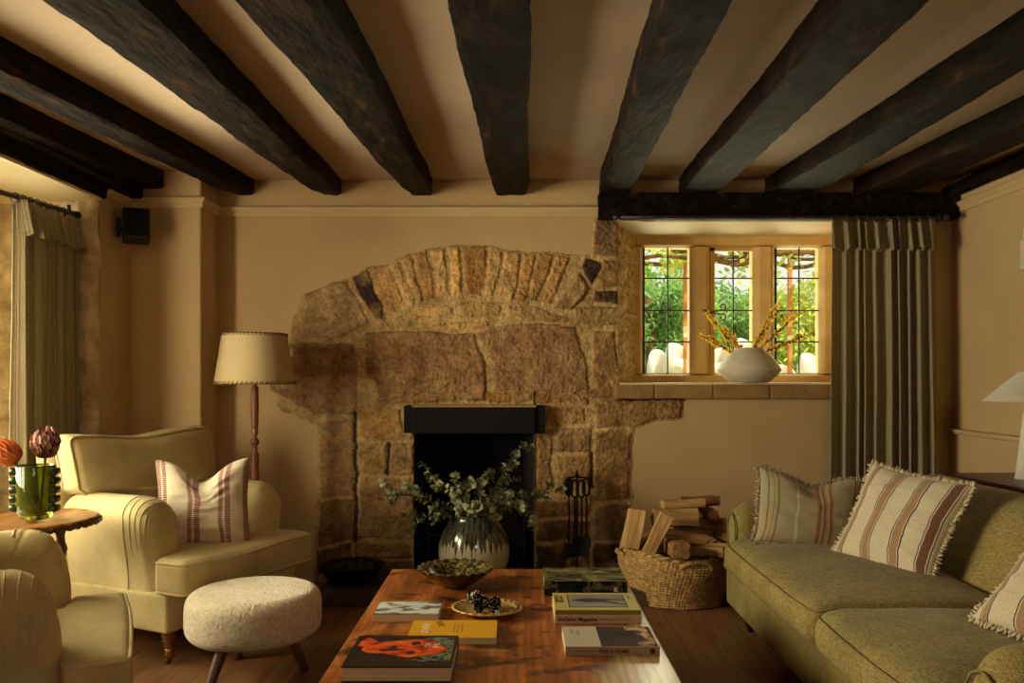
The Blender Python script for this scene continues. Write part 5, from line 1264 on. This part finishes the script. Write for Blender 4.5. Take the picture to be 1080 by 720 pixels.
def tool(kind, label, dx, dy, top, bot, head):
    t = thing(kind, label, kind.replace('_', ' '), (FT[0]+dx, FT[1]+dy, .087), 0, 'tools hanging on the hearth stand')
    bm = new(); tube(bm, [(0, 0, zz(top+17)), (.003, 0, zz((top+bot)/2)), (0, 0, zz(bot))], .0052, 8); finish('shaft', bm, M['black_iron'], t)
    bm = new(); w_ = .020; zt_, zb_ = zz(top), zz(top+19)
    pts = [(w_*.9, 0, zb_+.02), (w_, 0, (zt_+zb_)/2), (w_*.9, 0, zt_-.012), (0, 0, zt_), (-w_*.9, 0, zt_-.012), (-w_, 0, (zt_+zb_)/2), (-w_*.9, 0, zb_+.02), (0, 0, zb_)]
    tube(bm, pts, .0065, 8, closed=True); 
    if head == 'brush': rbox(bm, (.034, .014, (zt_-zb_)*.9), .006, m=2, center=(0, 0, (zt_+zb_)/2))
    finish('handle', bm, M['black_iron'], t)
    bm = new()
    if head == 'shovel': rbox(bm, (.105, .012, .115), (.012, .005, .02), fn=lambda p: Vector((p.x*(1.05-.18*(p.z < 0)), p.y-.02*abs(p.x/.05)**2, p.z)), m=(8, 1, 6), center=(0, 0, zz(bot)-.035))
    elif head == 'brush': rbox(bm, (.05, .035, .085), .01, fn=lambda p: Vector((p.x*(1+.3*(p.z < 0)), p.y, p.z+.003*math.sin(p.x*900))), m=(14, 6, 6), center=(0, 0, zz(bot)-.03))
    elif head == 'poker': tube(bm, [(0, 0, zz(bot)+.01), (0, 0, zz(bot)-.05), (.0, 0, zz(bot)-.085)], [.006, .007, .001], 8); tube(bm, [(0, 0, zz(bot)-.03), (.02, 0, zz(bot)-.04), (.025, 0, zz(bot)-.02)], [.005, .004, .001], 6)
    else:
        for s_ in (1, -1): tube(bm, [(0, 0, zz(bot)+.02), (s_*.022, 0, zz(bot)-.01), (s_*.026, 0, zz(bot)-.045), (s_*.004, 0, zz(bot)-.085)], .004, 6)
    finish('head', bm, M['black_iron'], t)
tool('hearth_brush', 'black hearth brush with a broad handle, leftmost on the tool stand', -.050, -.012, 504, 575, 'brush')
tool('fire_tongs', 'black fire tongs with crossing arms hanging on the tool stand', -.018, -.045, 505, 570, 'tongs')
tool('fire_shovel', 'black fire shovel with its broad pan hanging lowest at the front of the tool stand', .022, -.055, 505, 568, 'shovel')
tool('poker', 'black poker with a looped handle, rightmost on the tool stand', .055, -.010, 504, 566, 'poker')

# ------------------------------------------------------------------ log basket
BX, BY = px_x(714, 4.86), 4.86
t = thing('log_basket', 'round plaited seagrass basket filled with split logs beside the sofa', 'basket', (BX, BY, 0))
rows_, seg_ = 20, 96; hb = .275
def rad_at(f_, a): return .255+.070*smooth(f_*1.25)-.012*smooth((f_-.8)/.2)+.010*math.sin(a*3+1)*f_
bm = new(); g = []
NV = rows_*7; NS = seg_*6
for k in range(NV+1):
    f_ = k/NV; row = []
    for i in range(NS):
        a = 2*math.pi*i/NS; ph = f_*rows_+.25*math.sin(a*5); rw_ = int(ph)
        br = abs(math.sin(math.pi*ph))**.6*.012; st_ = abs(math.sin(math.pi*(i/6+.5*(rw_ % 2)+ph*.35)))**.7*.010
        r_ = rad_at(f_, a)+br*.6+st_*br/.012
        row.append(bm.verts.new((r_*math.cos(a), r_*math.sin(a), .004+f_*hb*(1+.05*math.sin(a*2+.6)+.03*math.sin(a*5)))))
    g.append(row)
for k in range(NV):
    for i in range(NS): j = (i+1) % NS; bm.faces.new((g[k][i], g[k][j], g[k+1][j], g[k+1][i]))
bm.faces.new(g[0]); finish('woven_side', bm, M['jute'], t)
bm = new()
for q in range(2):
    pts = []
    for k in range(240):
        a = 2*math.pi*k/240; tw = k*.42+q*math.pi; z = .004+hb*(1+.05*math.sin(a*2+.6)+.03*math.sin(a*5)); pts.append(((rad_at(1, a)-.002+.009*math.cos(tw))*math.cos(a), (rad_at(1, a)-.002+.009*math.cos(tw))*math.sin(a), z+.009*math.sin(tw)))
    tube(bm, pts, .0098, 7, closed=True)
lathe(bm, [(.25, .02), (.29, .12), (.30, hb-.02)], 60); finish('braided_rim', bm, M['jute'], t)
for a0 in (R(187), R(-82)):
    bm = new(); c_ = Vector(((rad_at(1, a0))*math.cos(a0), rad_at(1, a0)*math.sin(a0), hb*.97)); tg = Vector((-math.sin(a0), math.cos(a0), 0)); ou = Vector((math.cos(a0), math.sin(a0), 0))
    for q in range(3):
        pts = []
        for k in range(40):
            f_ = k/39; an = math.pi*f_; tw = k*.8+q*2.1
            pts.append(c_+tg*(.085*math.cos(an))+ou*(.004+.012*math.sin(an)+.007*math.cos(tw))+Vector((0, 0, -.03+.035*math.sin(an)+.008*math.sin(tw))) if a0 < 0 else c_+tg*(.055*math.cos(an))+ou*(.006+.035*math.sin(an)+.008*math.cos(tw))+Vector((0, 0, -.02+.03*math.sin(an)+.008*math.sin(tw))))
        tube(bm, pts, .0085, 7)
    finish('handle', bm, M['jute'], t)
def log_mesh(name, L, w, h, kind, seed, mat):
    rn = random.Random(seed)
    if kind == 'wedge': sec = [(-.5, -.35), (-.15, -.5), (.25, -.48), (.5, -.25), (.08, .5), (-.1, .42)]
    elif kind == 'half': sec = [(-.5, -.2), (-.35, -.45), (0, -.5), (.35, -.42), (.5, -.15), (.45, .3), (-.45, .4)]
    else: sec = [(-.5, -.45), (0, -.5), (.48, -.42), (.5, .1), (.42, .48), (-.2, .5), (-.5, .3)]
    ring = []
    for i, p in enumerate(sec):
        q = sec[(i+1) % len(sec)]
        for k in range(4): ring.append(((p[0]+(q[0]-p[0])*k/4)*w, (p[1]+(q[1]-p[1])*k/4)*h, i))
    bm = new(); rows = []; n_ = 16
    for k in range(n_+1):
        x = -L/2+L*k/n_; tw = .10*nz((x*3, seed, 0), 1); sc = 1+.08*nz((x*4, seed, 5), 1); row = []
        for (a, b_, i) in ring:
            r_ = .009*nz((x*1.5, a*18, b_*18+seed), 2.2)+.005*nz((x*10, a*60, b_*60+seed), 1); u = Vector((a, b_)).normalized()
            y, z = a*sc+u.x*r_, b_*sc+u.y*r_; row.append(bm.verts.new((x+(.006*nz((a*30, b_*30, seed), 1) if k in (0, n_) else 0), y*math.cos(tw)-z*math.sin(tw), y*math.sin(tw)+z*math.cos(tw))))
        rows.append(row)
    for r0, r1 in zip(rows, rows[1:]):
        for k in range(len(ring)):
            f = bm.faces.new((r0[k], r0[(k+1) % len(ring)], r1[(k+1) % len(ring)], r1[k])); f.material_index = 1 if (ring[k][2] in (0, 1) and kind != 'square') else 0
    for rw in (rows[0], rows[-1]): c_ = bm.verts.new(sum((v_.co for v_ in rw), Vector())/len(rw)); [bm.faces.new((c_, rw[k], rw[(k+1) % len(rw)])) for k in range(len(rw))]
    return finish(name, bm, [mat, M['bark']], auto=35)
logs = [  # px, py, depth, direction, length, w, h, kind, wood, spin, label
    (720, 531, 4.80, (1, .10, .04), .235, .095, .070, 'half', 0, 0, 'pale split log lying across the very top of the basket'),
    (736, 528, 4.93, (1, .25, .02), .24, .09, .068, 'half', 1, 0, 'split log lying just behind the topmost pale log'),
    (712, 545, 4.75, (1, .05, -.02), .25, .12, .095, 'wedge', 0, .1, 'thick three-sided log under the topmost pale log'),
    (693, 563, 4.62, (.42, .15, .80), .235, .075, .055, 'half', 0, 1.2, 'long split log leaning diagonally at the front of the basket'),
    (668, 558, 4.70, (.22, .25, .95), .215, .10, .065, 'half', 0, .6, 'rugged split log standing upright at the left of the basket'),
    (713, 578, 4.60, (.05, -1, .05), .24, .085, .082, 'square', 1, 0, 'squared log with its cut end facing out at the front of the basket'),
    (756, 552, 4.85, (1, -.5, .05), .24, .085, .080, 'wedge', 1, .5, 'three-sided log at the upper right of the basket'),
    (748, 580, 4.66, (.8, -.6, .08), .20, .09, .075, 'half', 0, .2, 'short pale log low at the front right of the basket'),
    (722, 566, 4.70, (1, .1, -.18), .24, .08, .055, 'wedge', 0, 2.6, 'sharp-edged split log crossing behind the squared log'),
    (680, 568, 4.82, (.6, .7, .12), .20, .075, .07, 'half', 0, .3, 'log end peeping out between the two leaning logs'),
    (731, 556, 4.86, (.9, -.1, -.05), .22, .08, .06, 'wedge', 1, .9, 'brown split log in the shade under the thick three-sided log'),
    (746, 541, 4.90, (.1, -1, .05), .22, .062, .06, 'square', 1, .1, 'small squared log end below the log behind the top'),
    (762, 566, 4.80, (.3, -1, .02), .22, .07, .075, 'wedge', 1, 1.6, 'dark split log touching the sofa side of the basket'),
    (700, 580, 4.82, (1, .2, 0), .34, .10, .09, 'half', 1, 0, 'dark log lying deep in the basket behind the leaning log'),
    (735, 585, 4.88, (1, -.3, 0), .34, .10, .09, 'half', 1, 0, 'dark log lying deepest in the basket on the right'),
]
for i, (px_, py_, d_, dr, L, w, h, kd, wd, spin, lab) in enumerate(logs):
    o = log_mesh('split_log', L, w, h, kd, i+3, M['splitwood'] if wd == 0 else M['splitwood2'])
    d0 = Vector(dr).normalized(); y_ = Vector((0, 0, 1)).cross(d0).normalized(); z_ = d0.cross(y_)
    o.matrix_world = Matrix.Translation(P(px_, py_, d_)) @ Matrix((d0, y_, z_)).transposed().to_4x4() @ Matrix.Rotation(spin, 4, 'X')
    tag(o, lab, 'log', 'split logs in the basket')

# ------------------------------------------------------------------ window sill vase and witch hazel
SX, SY, SZ = px_x(790, 5.20), 5.20, WZ0+.010
t = thing('vase', 'wide matte white vase with ridged bands on the back window sill', 'vase', (SX, SY, SZ)); k_ = 5.20/F
bm = new(); pr = [(0, 0), (18*k_, 0), (21*k_, 1*k_), (29*k_, 8*k_), (32.3*k_, 12*k_), (33*k_, 14*k_), (32.2*k_, 15*k_), (31.6*k_, 16.5*k_), (30*k_, 19*k_), (27*k_, 23*k_), (25*k_, 25.6*k_), (24.4*k_, 26.2*k_), (24*k_, 27.2*k_), (20*k_, 31*k_), (15.5*k_, 35*k_), (14.6*k_, 36.5*k_), (13.8*k_, 36.5*k_), (13.8*k_, 34*k_), (22*k_, 20*k_), (0, 8*k_)]
lathe(bm, pr, 80); finish('body', bm, M['white_ceramic'], t, auto=50)
def leafmat(name, c1, c2):
    m, nt, b = nodes(name); b.inputs['Roughness'].default_value = .6
    n = N(nt, 'ShaderNodeTexNoise'); n.inputs['Scale'].default_value = 1.6; nt.links.new(coords(nt), n.inputs['Vector']); r = ramp(nt, [(.35, c1), (.65, c2)]); nt.links.new(n.outputs[0], r.inputs[0])
    tr = N(nt, 'ShaderNodeBsdfTranslucent'); mx = N(nt, 'ShaderNodeMixShader'); mx.inputs[0].default_value = .5
    nt.links.new(r.outputs[0], b.inputs['Base Color']); nt.links.new(r.outputs[0], tr.inputs[0]); o = [x for x in nt.nodes if x.type == 'OUTPUT_MATERIAL'][0]
    nt.links.new(b.outputs[0], mx.inputs[1]); nt.links.new(tr.outputs[0], mx.inputs[2]); nt.links.new(mx.outputs[0], o.inputs[0]); return m
M['yellow_flower'] = leafmat('ochre_blossom', 'dcae30', 'f6d95c')
def hazel(label, tip, seed, side=2, bow=.02, fl=(0, 1)):
    rn = random.Random(seed); a = Vector((SX+rn.uniform(-.03, .03), SY+rn.uniform(-.02, .02), SZ+33*k_)); tip = Vector(tip)
    t = thing('witch_hazel_twig', label, 'flowering twig', tuple(a), 0, 'flowering twigs in the white sill vase'); b0 = Vector((0, 0, -.05)); e = tip-a
    pts = [b0.lerp(e, k/12)+Vector((.006*math.sin(k*1.9+seed), .004*math.cos(k*1.3), bow*math.sin(math.pi*k/12)+.004*math.sin(k*2.3+seed))) for k in range(13)]
    bm = new(); tube(bm, pts, [.0042-.0025*k/12 for k in range(13)], 7); tw = [pts]
    for q in range(side):
        i = 5+q*3; p0 = pts[i]; dd = (pts[i+1]-pts[i-1]).normalized(); e2 = p0+(dd*.8+Vector((rn.uniform(-.7, .7), rn.uniform(-.3, .3), rn.uniform(-.2, .7))))*rn.uniform(.05, .09); s2 = [p0.lerp(e2, k/5) for k in range(6)]; tube(bm, s2, .0018, 5); tw.append(s2)
    finish('stem', bm, M['twig'], t)
    bf, bb = new(), new()
    for s2 in tw:
        n_ = 26 if s2 is pts else 7
        for k in range(n_):
            f_ = .30+.70*k/n_; i = min(len(s2)-2, int(f_*(len(s2)-1))); p = s2[i].lerp(s2[i+1], f_*(len(s2)-1)-i)+Vector((rn.uniform(-.010, .010), rn.uniform(-.010, .010), rn.uniform(-.010, .010)))
            if rn.random() < fl[1]*.75:
                for _ in range(7): leaf(bf, p, (rn.uniform(-1, 1), rn.uniform(-1, 1), rn.uniform(-1, 1)), (0, 1, .3), rn.uniform(.014, .024), .008)
            else: lathe(bb, [(0, -.006), (.006, -.002), (.005, .004), (0, .007)], 7, c=p)
    finish('blossom', bf, M['yellow_flower'], t); finish('buds', bb, M['rust_bud'], t); return t
for (px_, py_, lab, sd, s_, bw, fl) in [(741, 325, 'flowering twig pointing up to the far left out of the sill vase', 1, 2, 0, 1), (737, 352, 'low flowering twig reaching left out of the sill vase', 2, 2, -.015, .9), (770, 352, 'short flowering twig left of the vase mouth', 3, 0, 0, 1),
        (821, 318, 'tall dark-tipped twig pointing steeply up to the right', 4, 2, 0, .8), (842, 330, 'flowering twig rising to the right out of the sill vase', 5, 2, .005, .7), (857, 351, 'low dark-budded twig reaching farthest right out of the sill vase', 6, 2, .01, .35), (812, 340, 'flowering twig with dense yellow blossom right of the vase mouth', 7, 1, 0, 1)]:
    hazel(lab, P(px_, py_, 5.18), sd, s_, bw, (0, fl))

# ------------------------------------------------------------------ green vase with proteas
GX, GY, GZ = px_x(38, 3.42), 3.42, .688
t = thing('vase', 'squat green glass vase with dark knobbed sides on the round side table', 'vase', (GX, GY, GZ)); k_ = 3.42/F
bm = new(); hv_ = 57*k_; r_ = 19*k_
def sq(p):
    a = math.atan2(p.y, p.x); return Vector((p.x*(1+.03*math.cos(4*a)), p.y*(1+.03*math.cos(4*a)), p.z))
lathe(bm, [(0, 0), (r_*.55, 0), (r_*.8, .008), (r_*.96, .03), (r_, .06), (r_*1.0, hv_-.004), (r_*.98, hv_), (r_*.91, hv_), (r_*.90, hv_-.01), (r_*.90, .05), (r_*.78, .028), (0, .022)], 60, fn=sq); body = finish('body', bm, M['green_glass'], t)
for s_ in (-1, 1):
    bm = new()
    for q in range(5):
        zc = .045+q*(hv_-.07)/4
        rbox(bm, (.036, .05, .030), .012, k=3, m=2, center=(s_*(r_+(.010 if s_ < 0 else .001)), 0, zc))
    finish('knobs', bm, M['dark_glass'], t, label='dark green glass knobs in a column')
def protea(label, head, ax, c1, c2, s_, seed, n_):
    t = thing('protea', label, 'flower', head, 0, 'proteas in the green vase'); ax = Vector(ax).normalized(); rn = random.Random(seed); x_, y_, z_ = frame(ax)
    loc = Vector(head); base = Vector((GX+rn.uniform(-.02, .02), GY+rn.uniform(-.015, .015), GZ+.03))-loc
    bm = new(); tube(bm, [Vector((0, 0, 0))-ax*.02*s_, base.lerp(Vector((0, 0, 0)), .55)-ax*.01+Vector((rn.uniform(-.01, .01), 0, 0)), base], [.006, .0045, .0045], 8); finish('stem', bm, M['stem'], t)
    bm = new()
    for ring in range(7):
        f_ = ring/6; nr_ = int(n_*(1-.3*f_))
        for k in range(nr_):
            a = 2*math.pi*(k+.5*(ring % 2))/nr_+rn.uniform(-.1, .1); rr_ = (.034*math.sin(.5+f_*1.7))*s_; zz_ = (-.03+.065*f_)*s_
            out_ = x_*math.cos(a)+y_*math.sin(a); p = out_*rr_*.9+z_*zz_; dd = z_*(.8)+out_*(1.0-1.0*f_)
            leaf(bm, p, dd, out_, .034*s_*(1-.1*f_)*rn.uniform(.85, 1.15), .016*s_, 0 if rn.random() < .6 else 1, .3)
    lathe(bm, [(0, -.034*s_), (.018*s_, -.028*s_), (.030*s_, -.005*s_), (.030*s_, .02*s_), (.018*s_, .035*s_), (0, .040*s_)], 20, fn=lambda p: x_*p.x+y_*p.y+z_*p.z, mi=1)
    finish('petals', bm, [c1, c2], t)
protea('orange pointed protea leaning left out of the green vase', P(11, 480, 3.40), (-.75, -.1, .62), simple('orange_petal', 'b5541f', 'd98245', .6), simple('rust_petal', '9a4a22', 'b86b3c', .6), 1.15, 3, 13)
protea('dusky pink dried protea standing upright in the green vase', P(48, 472, 3.43), (.12, -.25, .95), simple('pink_petal', '9a6a5a', 'c09380', .7), simple('maroon_petal', '4f2426', '7c4440', .7), 1.25, 6, 15)

# ------------------------------------------------------------------ the garden behind the window
M['grass'] = simple('lawn_green', '5f7d2c', '86a140', .9, 3, .5, 60)
M['leafA'] = leafmat('mid_green_foliage', '86b052', 'b4d878'); M['leafB'] = leafmat('yellow_green_foliage', 'b3c552', 'dbe07a'); M['leafC'] = leafmat('blue_green_foliage', '7ba55e', 'a6cc80')
bm = new(); quad(bm, [(-14, 5.9, -.1), (26, 5.9, -.1), (26, 8.2, .9), (-14, 8.2, .9)]); quad(bm, [(-14, 8.2, .9), (26, 8.2, .9), (26, 40, 1.3), (-14, 40, 1.3)])
struct(finish('ground_garden', bm, M['grass'], smooth=False), 'garden lawn rising beyond the back window')
def tree(label, x, y, zb, zt, rw, n_, mat, seed, size=.10, kind='garden_tree', trunk=.09, droop=.5):
    rn = random.Random(seed); t = thing(kind, label, 'tree', (x, y, zb), 0, 'trees beyond the back window'); H = zt-zb
    bm = new(); tube(bm, [(0, 0, -.1), (.03, 0, H*.3), (-.02, 0, H*.7)], [trunk, trunk*.8, trunk*.4], 10); finish('trunk', bm, M['bark'], t)
    bm = new(); cl_ = [(Vector((rn.uniform(-.75, .75)*rw, rn.uniform(-.5, .5)*rw, H*rn.uniform(.25, .88))), rn.uniform(.28, .5)*rw) for _ in range(16)]
    for k in range(n_):
        c_, r_ = rn.choice(cl_); d_ = Vector((rn.gauss(0, 1), rn.gauss(0, 1), rn.gauss(0, .8))).normalized()*r_*rn.uniform(.6, 1); dd = Vector((rn.uniform(-1, 1), rn.uniform(-1, 1), -droop+rn.uniform(-.5, .5)))
        leaf(bm, c_+d_, dd, (rn.uniform(-1, 1), rn.uniform(-1, 1), 1), size*rn.uniform(.7, 1.4), size*.42)
    finish('crown', bm, mat, t)
tree('round green tree behind the left light of the window', px_x(700, 13), 13, .95, 3.3, 1.0, 5200, M['leafA'], 1)
tree('dark-trunked green tree at the left edge of the window view', px_x(686, 11), 11, .95, 2.9, .55, 2200, M['leafC'], 2, trunk=.11)
tree('broad green tree behind the middle light of the window', px_x(775, 14), 14, .95, 2.72, 1.05, 5200, M['leafC'], 3)
tree('bright yellow-green tree behind the right light of the window', px_x(858, 12.5), 12.5, .95, 2.7, .9, 4600, M['leafB'], 4)
tree('green tree farther off between the middle and right lights', px_x(822, 16), 17, 1.0, 2.8, 1.1, 4800, M['leafA'], 5)
tree('wide green tree farthest off beyond the left light', px_x(735, 18), 21, 1.0, 3.3, 1.5, 4800, M['leafC'], 6)
M['post'] = simple('orange_brown_post', 'b0683a', 'c9834f', .8, 6)
M['post_w'] = simple('weathered_white_paint', 'd9cdbb', 'e5dccb', .8)
for px_, w_, y_, lab, pl in ((722.5, 3.6, 7.9, 'orange-brown pergola post with a white band seen through the left light', True), (833, 4.2, 7.7, 'orange-brown pergola post seen through the right light', False)):
    t = thing('pergola_post', lab, 'post', (px_x(px_, y_), y_, .75), 0, 'pergola posts in the garden'); hw = w_/2*y_/F
    bm = new(); rbox(bm, (hw*2, hw*2, 1.75), .004, m=(2, 2, 16), center=(0, 0, .875)); finish('shaft', bm, M['post'], t)
    bm = new(); zc = EYE-(350-HY)*y_/F-.75 if pl else EYE-(357-HY)*y_/F-.75; rbox(bm, (hw*2.06, hw*2.06, .10 if pl else .06), .003, m=2, center=(0, 0, zc)); finish('painted_band', bm, M['post_w'], t, label='white painted band')
t = thing('pergola_vine', 'twisting vine over the pergola with hanging leaves at the top of the window', 'vine', (px_x(770, 7.6), 7.6, 2.45))
rn = random.Random(9); bm = new(); bl = new()
for q in range(17):
    y0_ = rn.uniform(-.5, .6); z0_ = rn.uniform(-.12, .22); ph = rn.uniform(0, 6)
    pts = [Vector((-1.3+2.6*k/22, y0_+.12*math.sin(k*.5+ph), z0_+.075*math.sin(k*.42+ph*2)+.03*math.sin(k*1.3+ph))) for k in range(23)]; tube(bm, pts, rn.uniform(.010, .026), 6)
    for _ in range(42):
        p = rn.choice(pts)+Vector((rn.uniform(-.12, .12), rn.uniform(-.1, .1), rn.uniform(-.16, .05))); leaf(bl, p, (rn.uniform(-1, 1), rn.uniform(-1, 1), rn.uniform(-1.4, .1)), (0, rn.uniform(-1, 1), 1), rn.uniform(.05, .09), .05)
finish('branches', bm, M['bark'], t); finish('leaves', bl, M['leafB'], t)
M['white_wicker'] = simple('white_wicker', 'd8d6cf', 'eeece6', .6, 60, .4, 120)
def tub_chair(label, px_, top, y_, rx, seed, rz=0):
    t = thing('garden_chair', label, 'garden chair', (px_x(px_, y_), y_, .93), rz, 'white garden chairs on the lawn'); H = EYE-(top-HY)*y_/F-.93; r_ = 1.1*rx*y_/F
    bm = new()
    def shell(p):
        a = math.atan2(p.y, p.x); k = .74+.26*(.5+.5*math.sin(a)); z = p.z*(k if p.z > H*.35 else 1); return Vector((p.x, p.y, z))
    pr = [(r_*.72, .02), (r_*.9, H*.25), (r_, H*.5), (r_*.97, H*.8), (r_*.8, H*.97), (r_*.72, H), (r_*.68, H*.94), (r_*.86, H*.75), (r_*.85, H*.5), (r_*.7, H*.42), (0, H*.42)]
    lathe(bm, pr, 40, fn=shell); finish('shell', bm, M['white_wicker'], t)
    bm = new(); lathe(bm, [(0, H*.42), (r_*.7, H*.43), (r_*.74, H*.5), (r_*.6, H*.56), (0, H*.57)], 32); finish('seat_pad', bm, M['white_ceramic'], t)
    for a in (.8, 2.4, 3.9, 5.5):
        bm = new(); tube(bm, [(r_*.6*math.cos(a), r_*.6*math.sin(a), .05), (r_*.66*math.cos(a), r_*.66*math.sin(a), -.02)], .015, 8); finish('leg', bm, M['white_wicker'], t)
for a in [('white rounded garden chair behind the leftmost leaded panes', 694, 368, 9.2, 11, 1), ('tall white rounded garden chair right of the tree trunk', 716, 361, 9.0, 15, 2, .4), ('white rounded garden chair in the middle light left of the vase', 758, 366, 8.8, 13, 3, -.5), ('white garden chair partly hidden by the blossoming twigs', 786, 356, 9.8, 12, 4, .3),
          ('white rounded garden chair low in the right light', 825, 384, 8.6, 15, 5), ('white rounded garden chair at the right edge of the window view', 860, 372, 8.6, 17, 6, .6)]: tub_chair(*a)

# ------------------------------------------------------------------ light, sky and camera
def area(name, loc, rot, sx, sy, power, col):
    l = bpy.data.lights.new(name, 'AREA'); l.shape = 'RECTANGLE'; l.size = sx; l.size_y = sy; l.energy = power; l.color = col
    o = bpy.data.objects.new(name, l); C.objects.link(o); o.location = loc; o.rotation_euler = rot; return o
area('daylight_left_window', (BAYX-.10, 3.32, 1.40), (0, R(-90), R(8)), 1.35, 2.1, 270, (1, .87, .60))
area('daylight_back_window', ((WX0+WX1)/2+.1, FY+1.1, 1.6), (R(-97), 0, 0), 2.4, 1.4, 135, (1, .89, .64))
area('added_fill_light', (.9, -1.3, 1.9), (R(25), R(0), 0), 1.2, .8, 29, (1, .85, .60))  # unseen fill light added behind the viewer, no fitting there
s = bpy.data.lights.new('sun', 'SUN'); s.energy = 8; s.angle = R(1.5); s.color = (1, .87, .62); so = bpy.data.objects.new('sun', s); C.objects.link(so)
so.rotation_euler = Vector((-.42, .42, -.80)).to_track_quat('-Z', 'Y').to_euler()
wld = bpy.data.worlds.new('sky'); bpy.context.scene.world = wld; wld.use_nodes = True; nt = wld.node_tree; bg = nt.nodes['Background']; bg.inputs[0].default_value = (.98, .96, .86, 1); bg.inputs[1].default_value = 1.15
cam = bpy.data.cameras.new('camera'); cam.lens = 30; cam.sensor_width = 36; cam.shift_x = -(CX-540)/1080; cam.shift_y = (HY-360)/1080
co = bpy.data.objects.new('camera', cam); C.objects.link(co); co.location = (0, 0, EYE); co.rotation_euler = (R(90), 0, 0)
sc = bpy.context.scene; sc.camera = co; cam.clip_start = .02
vs = sc.view_settings; vs.view_transform = 'Standard'; vs.look = 'None'; vs.gamma = 1; vs.exposure = -.1; vs.use_curve_mapping = False
sc.cycles.use_denoising = True; sc.cycles.max_bounces = 10; sc.cycles.diffuse_bounces = 5; sc.cycles.transparent_max_bounces = 12; sc.cycles.sample_clamp_indirect = 6
sc.cycles.caustics_reflective = False; sc.cycles.caustics_refractive = False
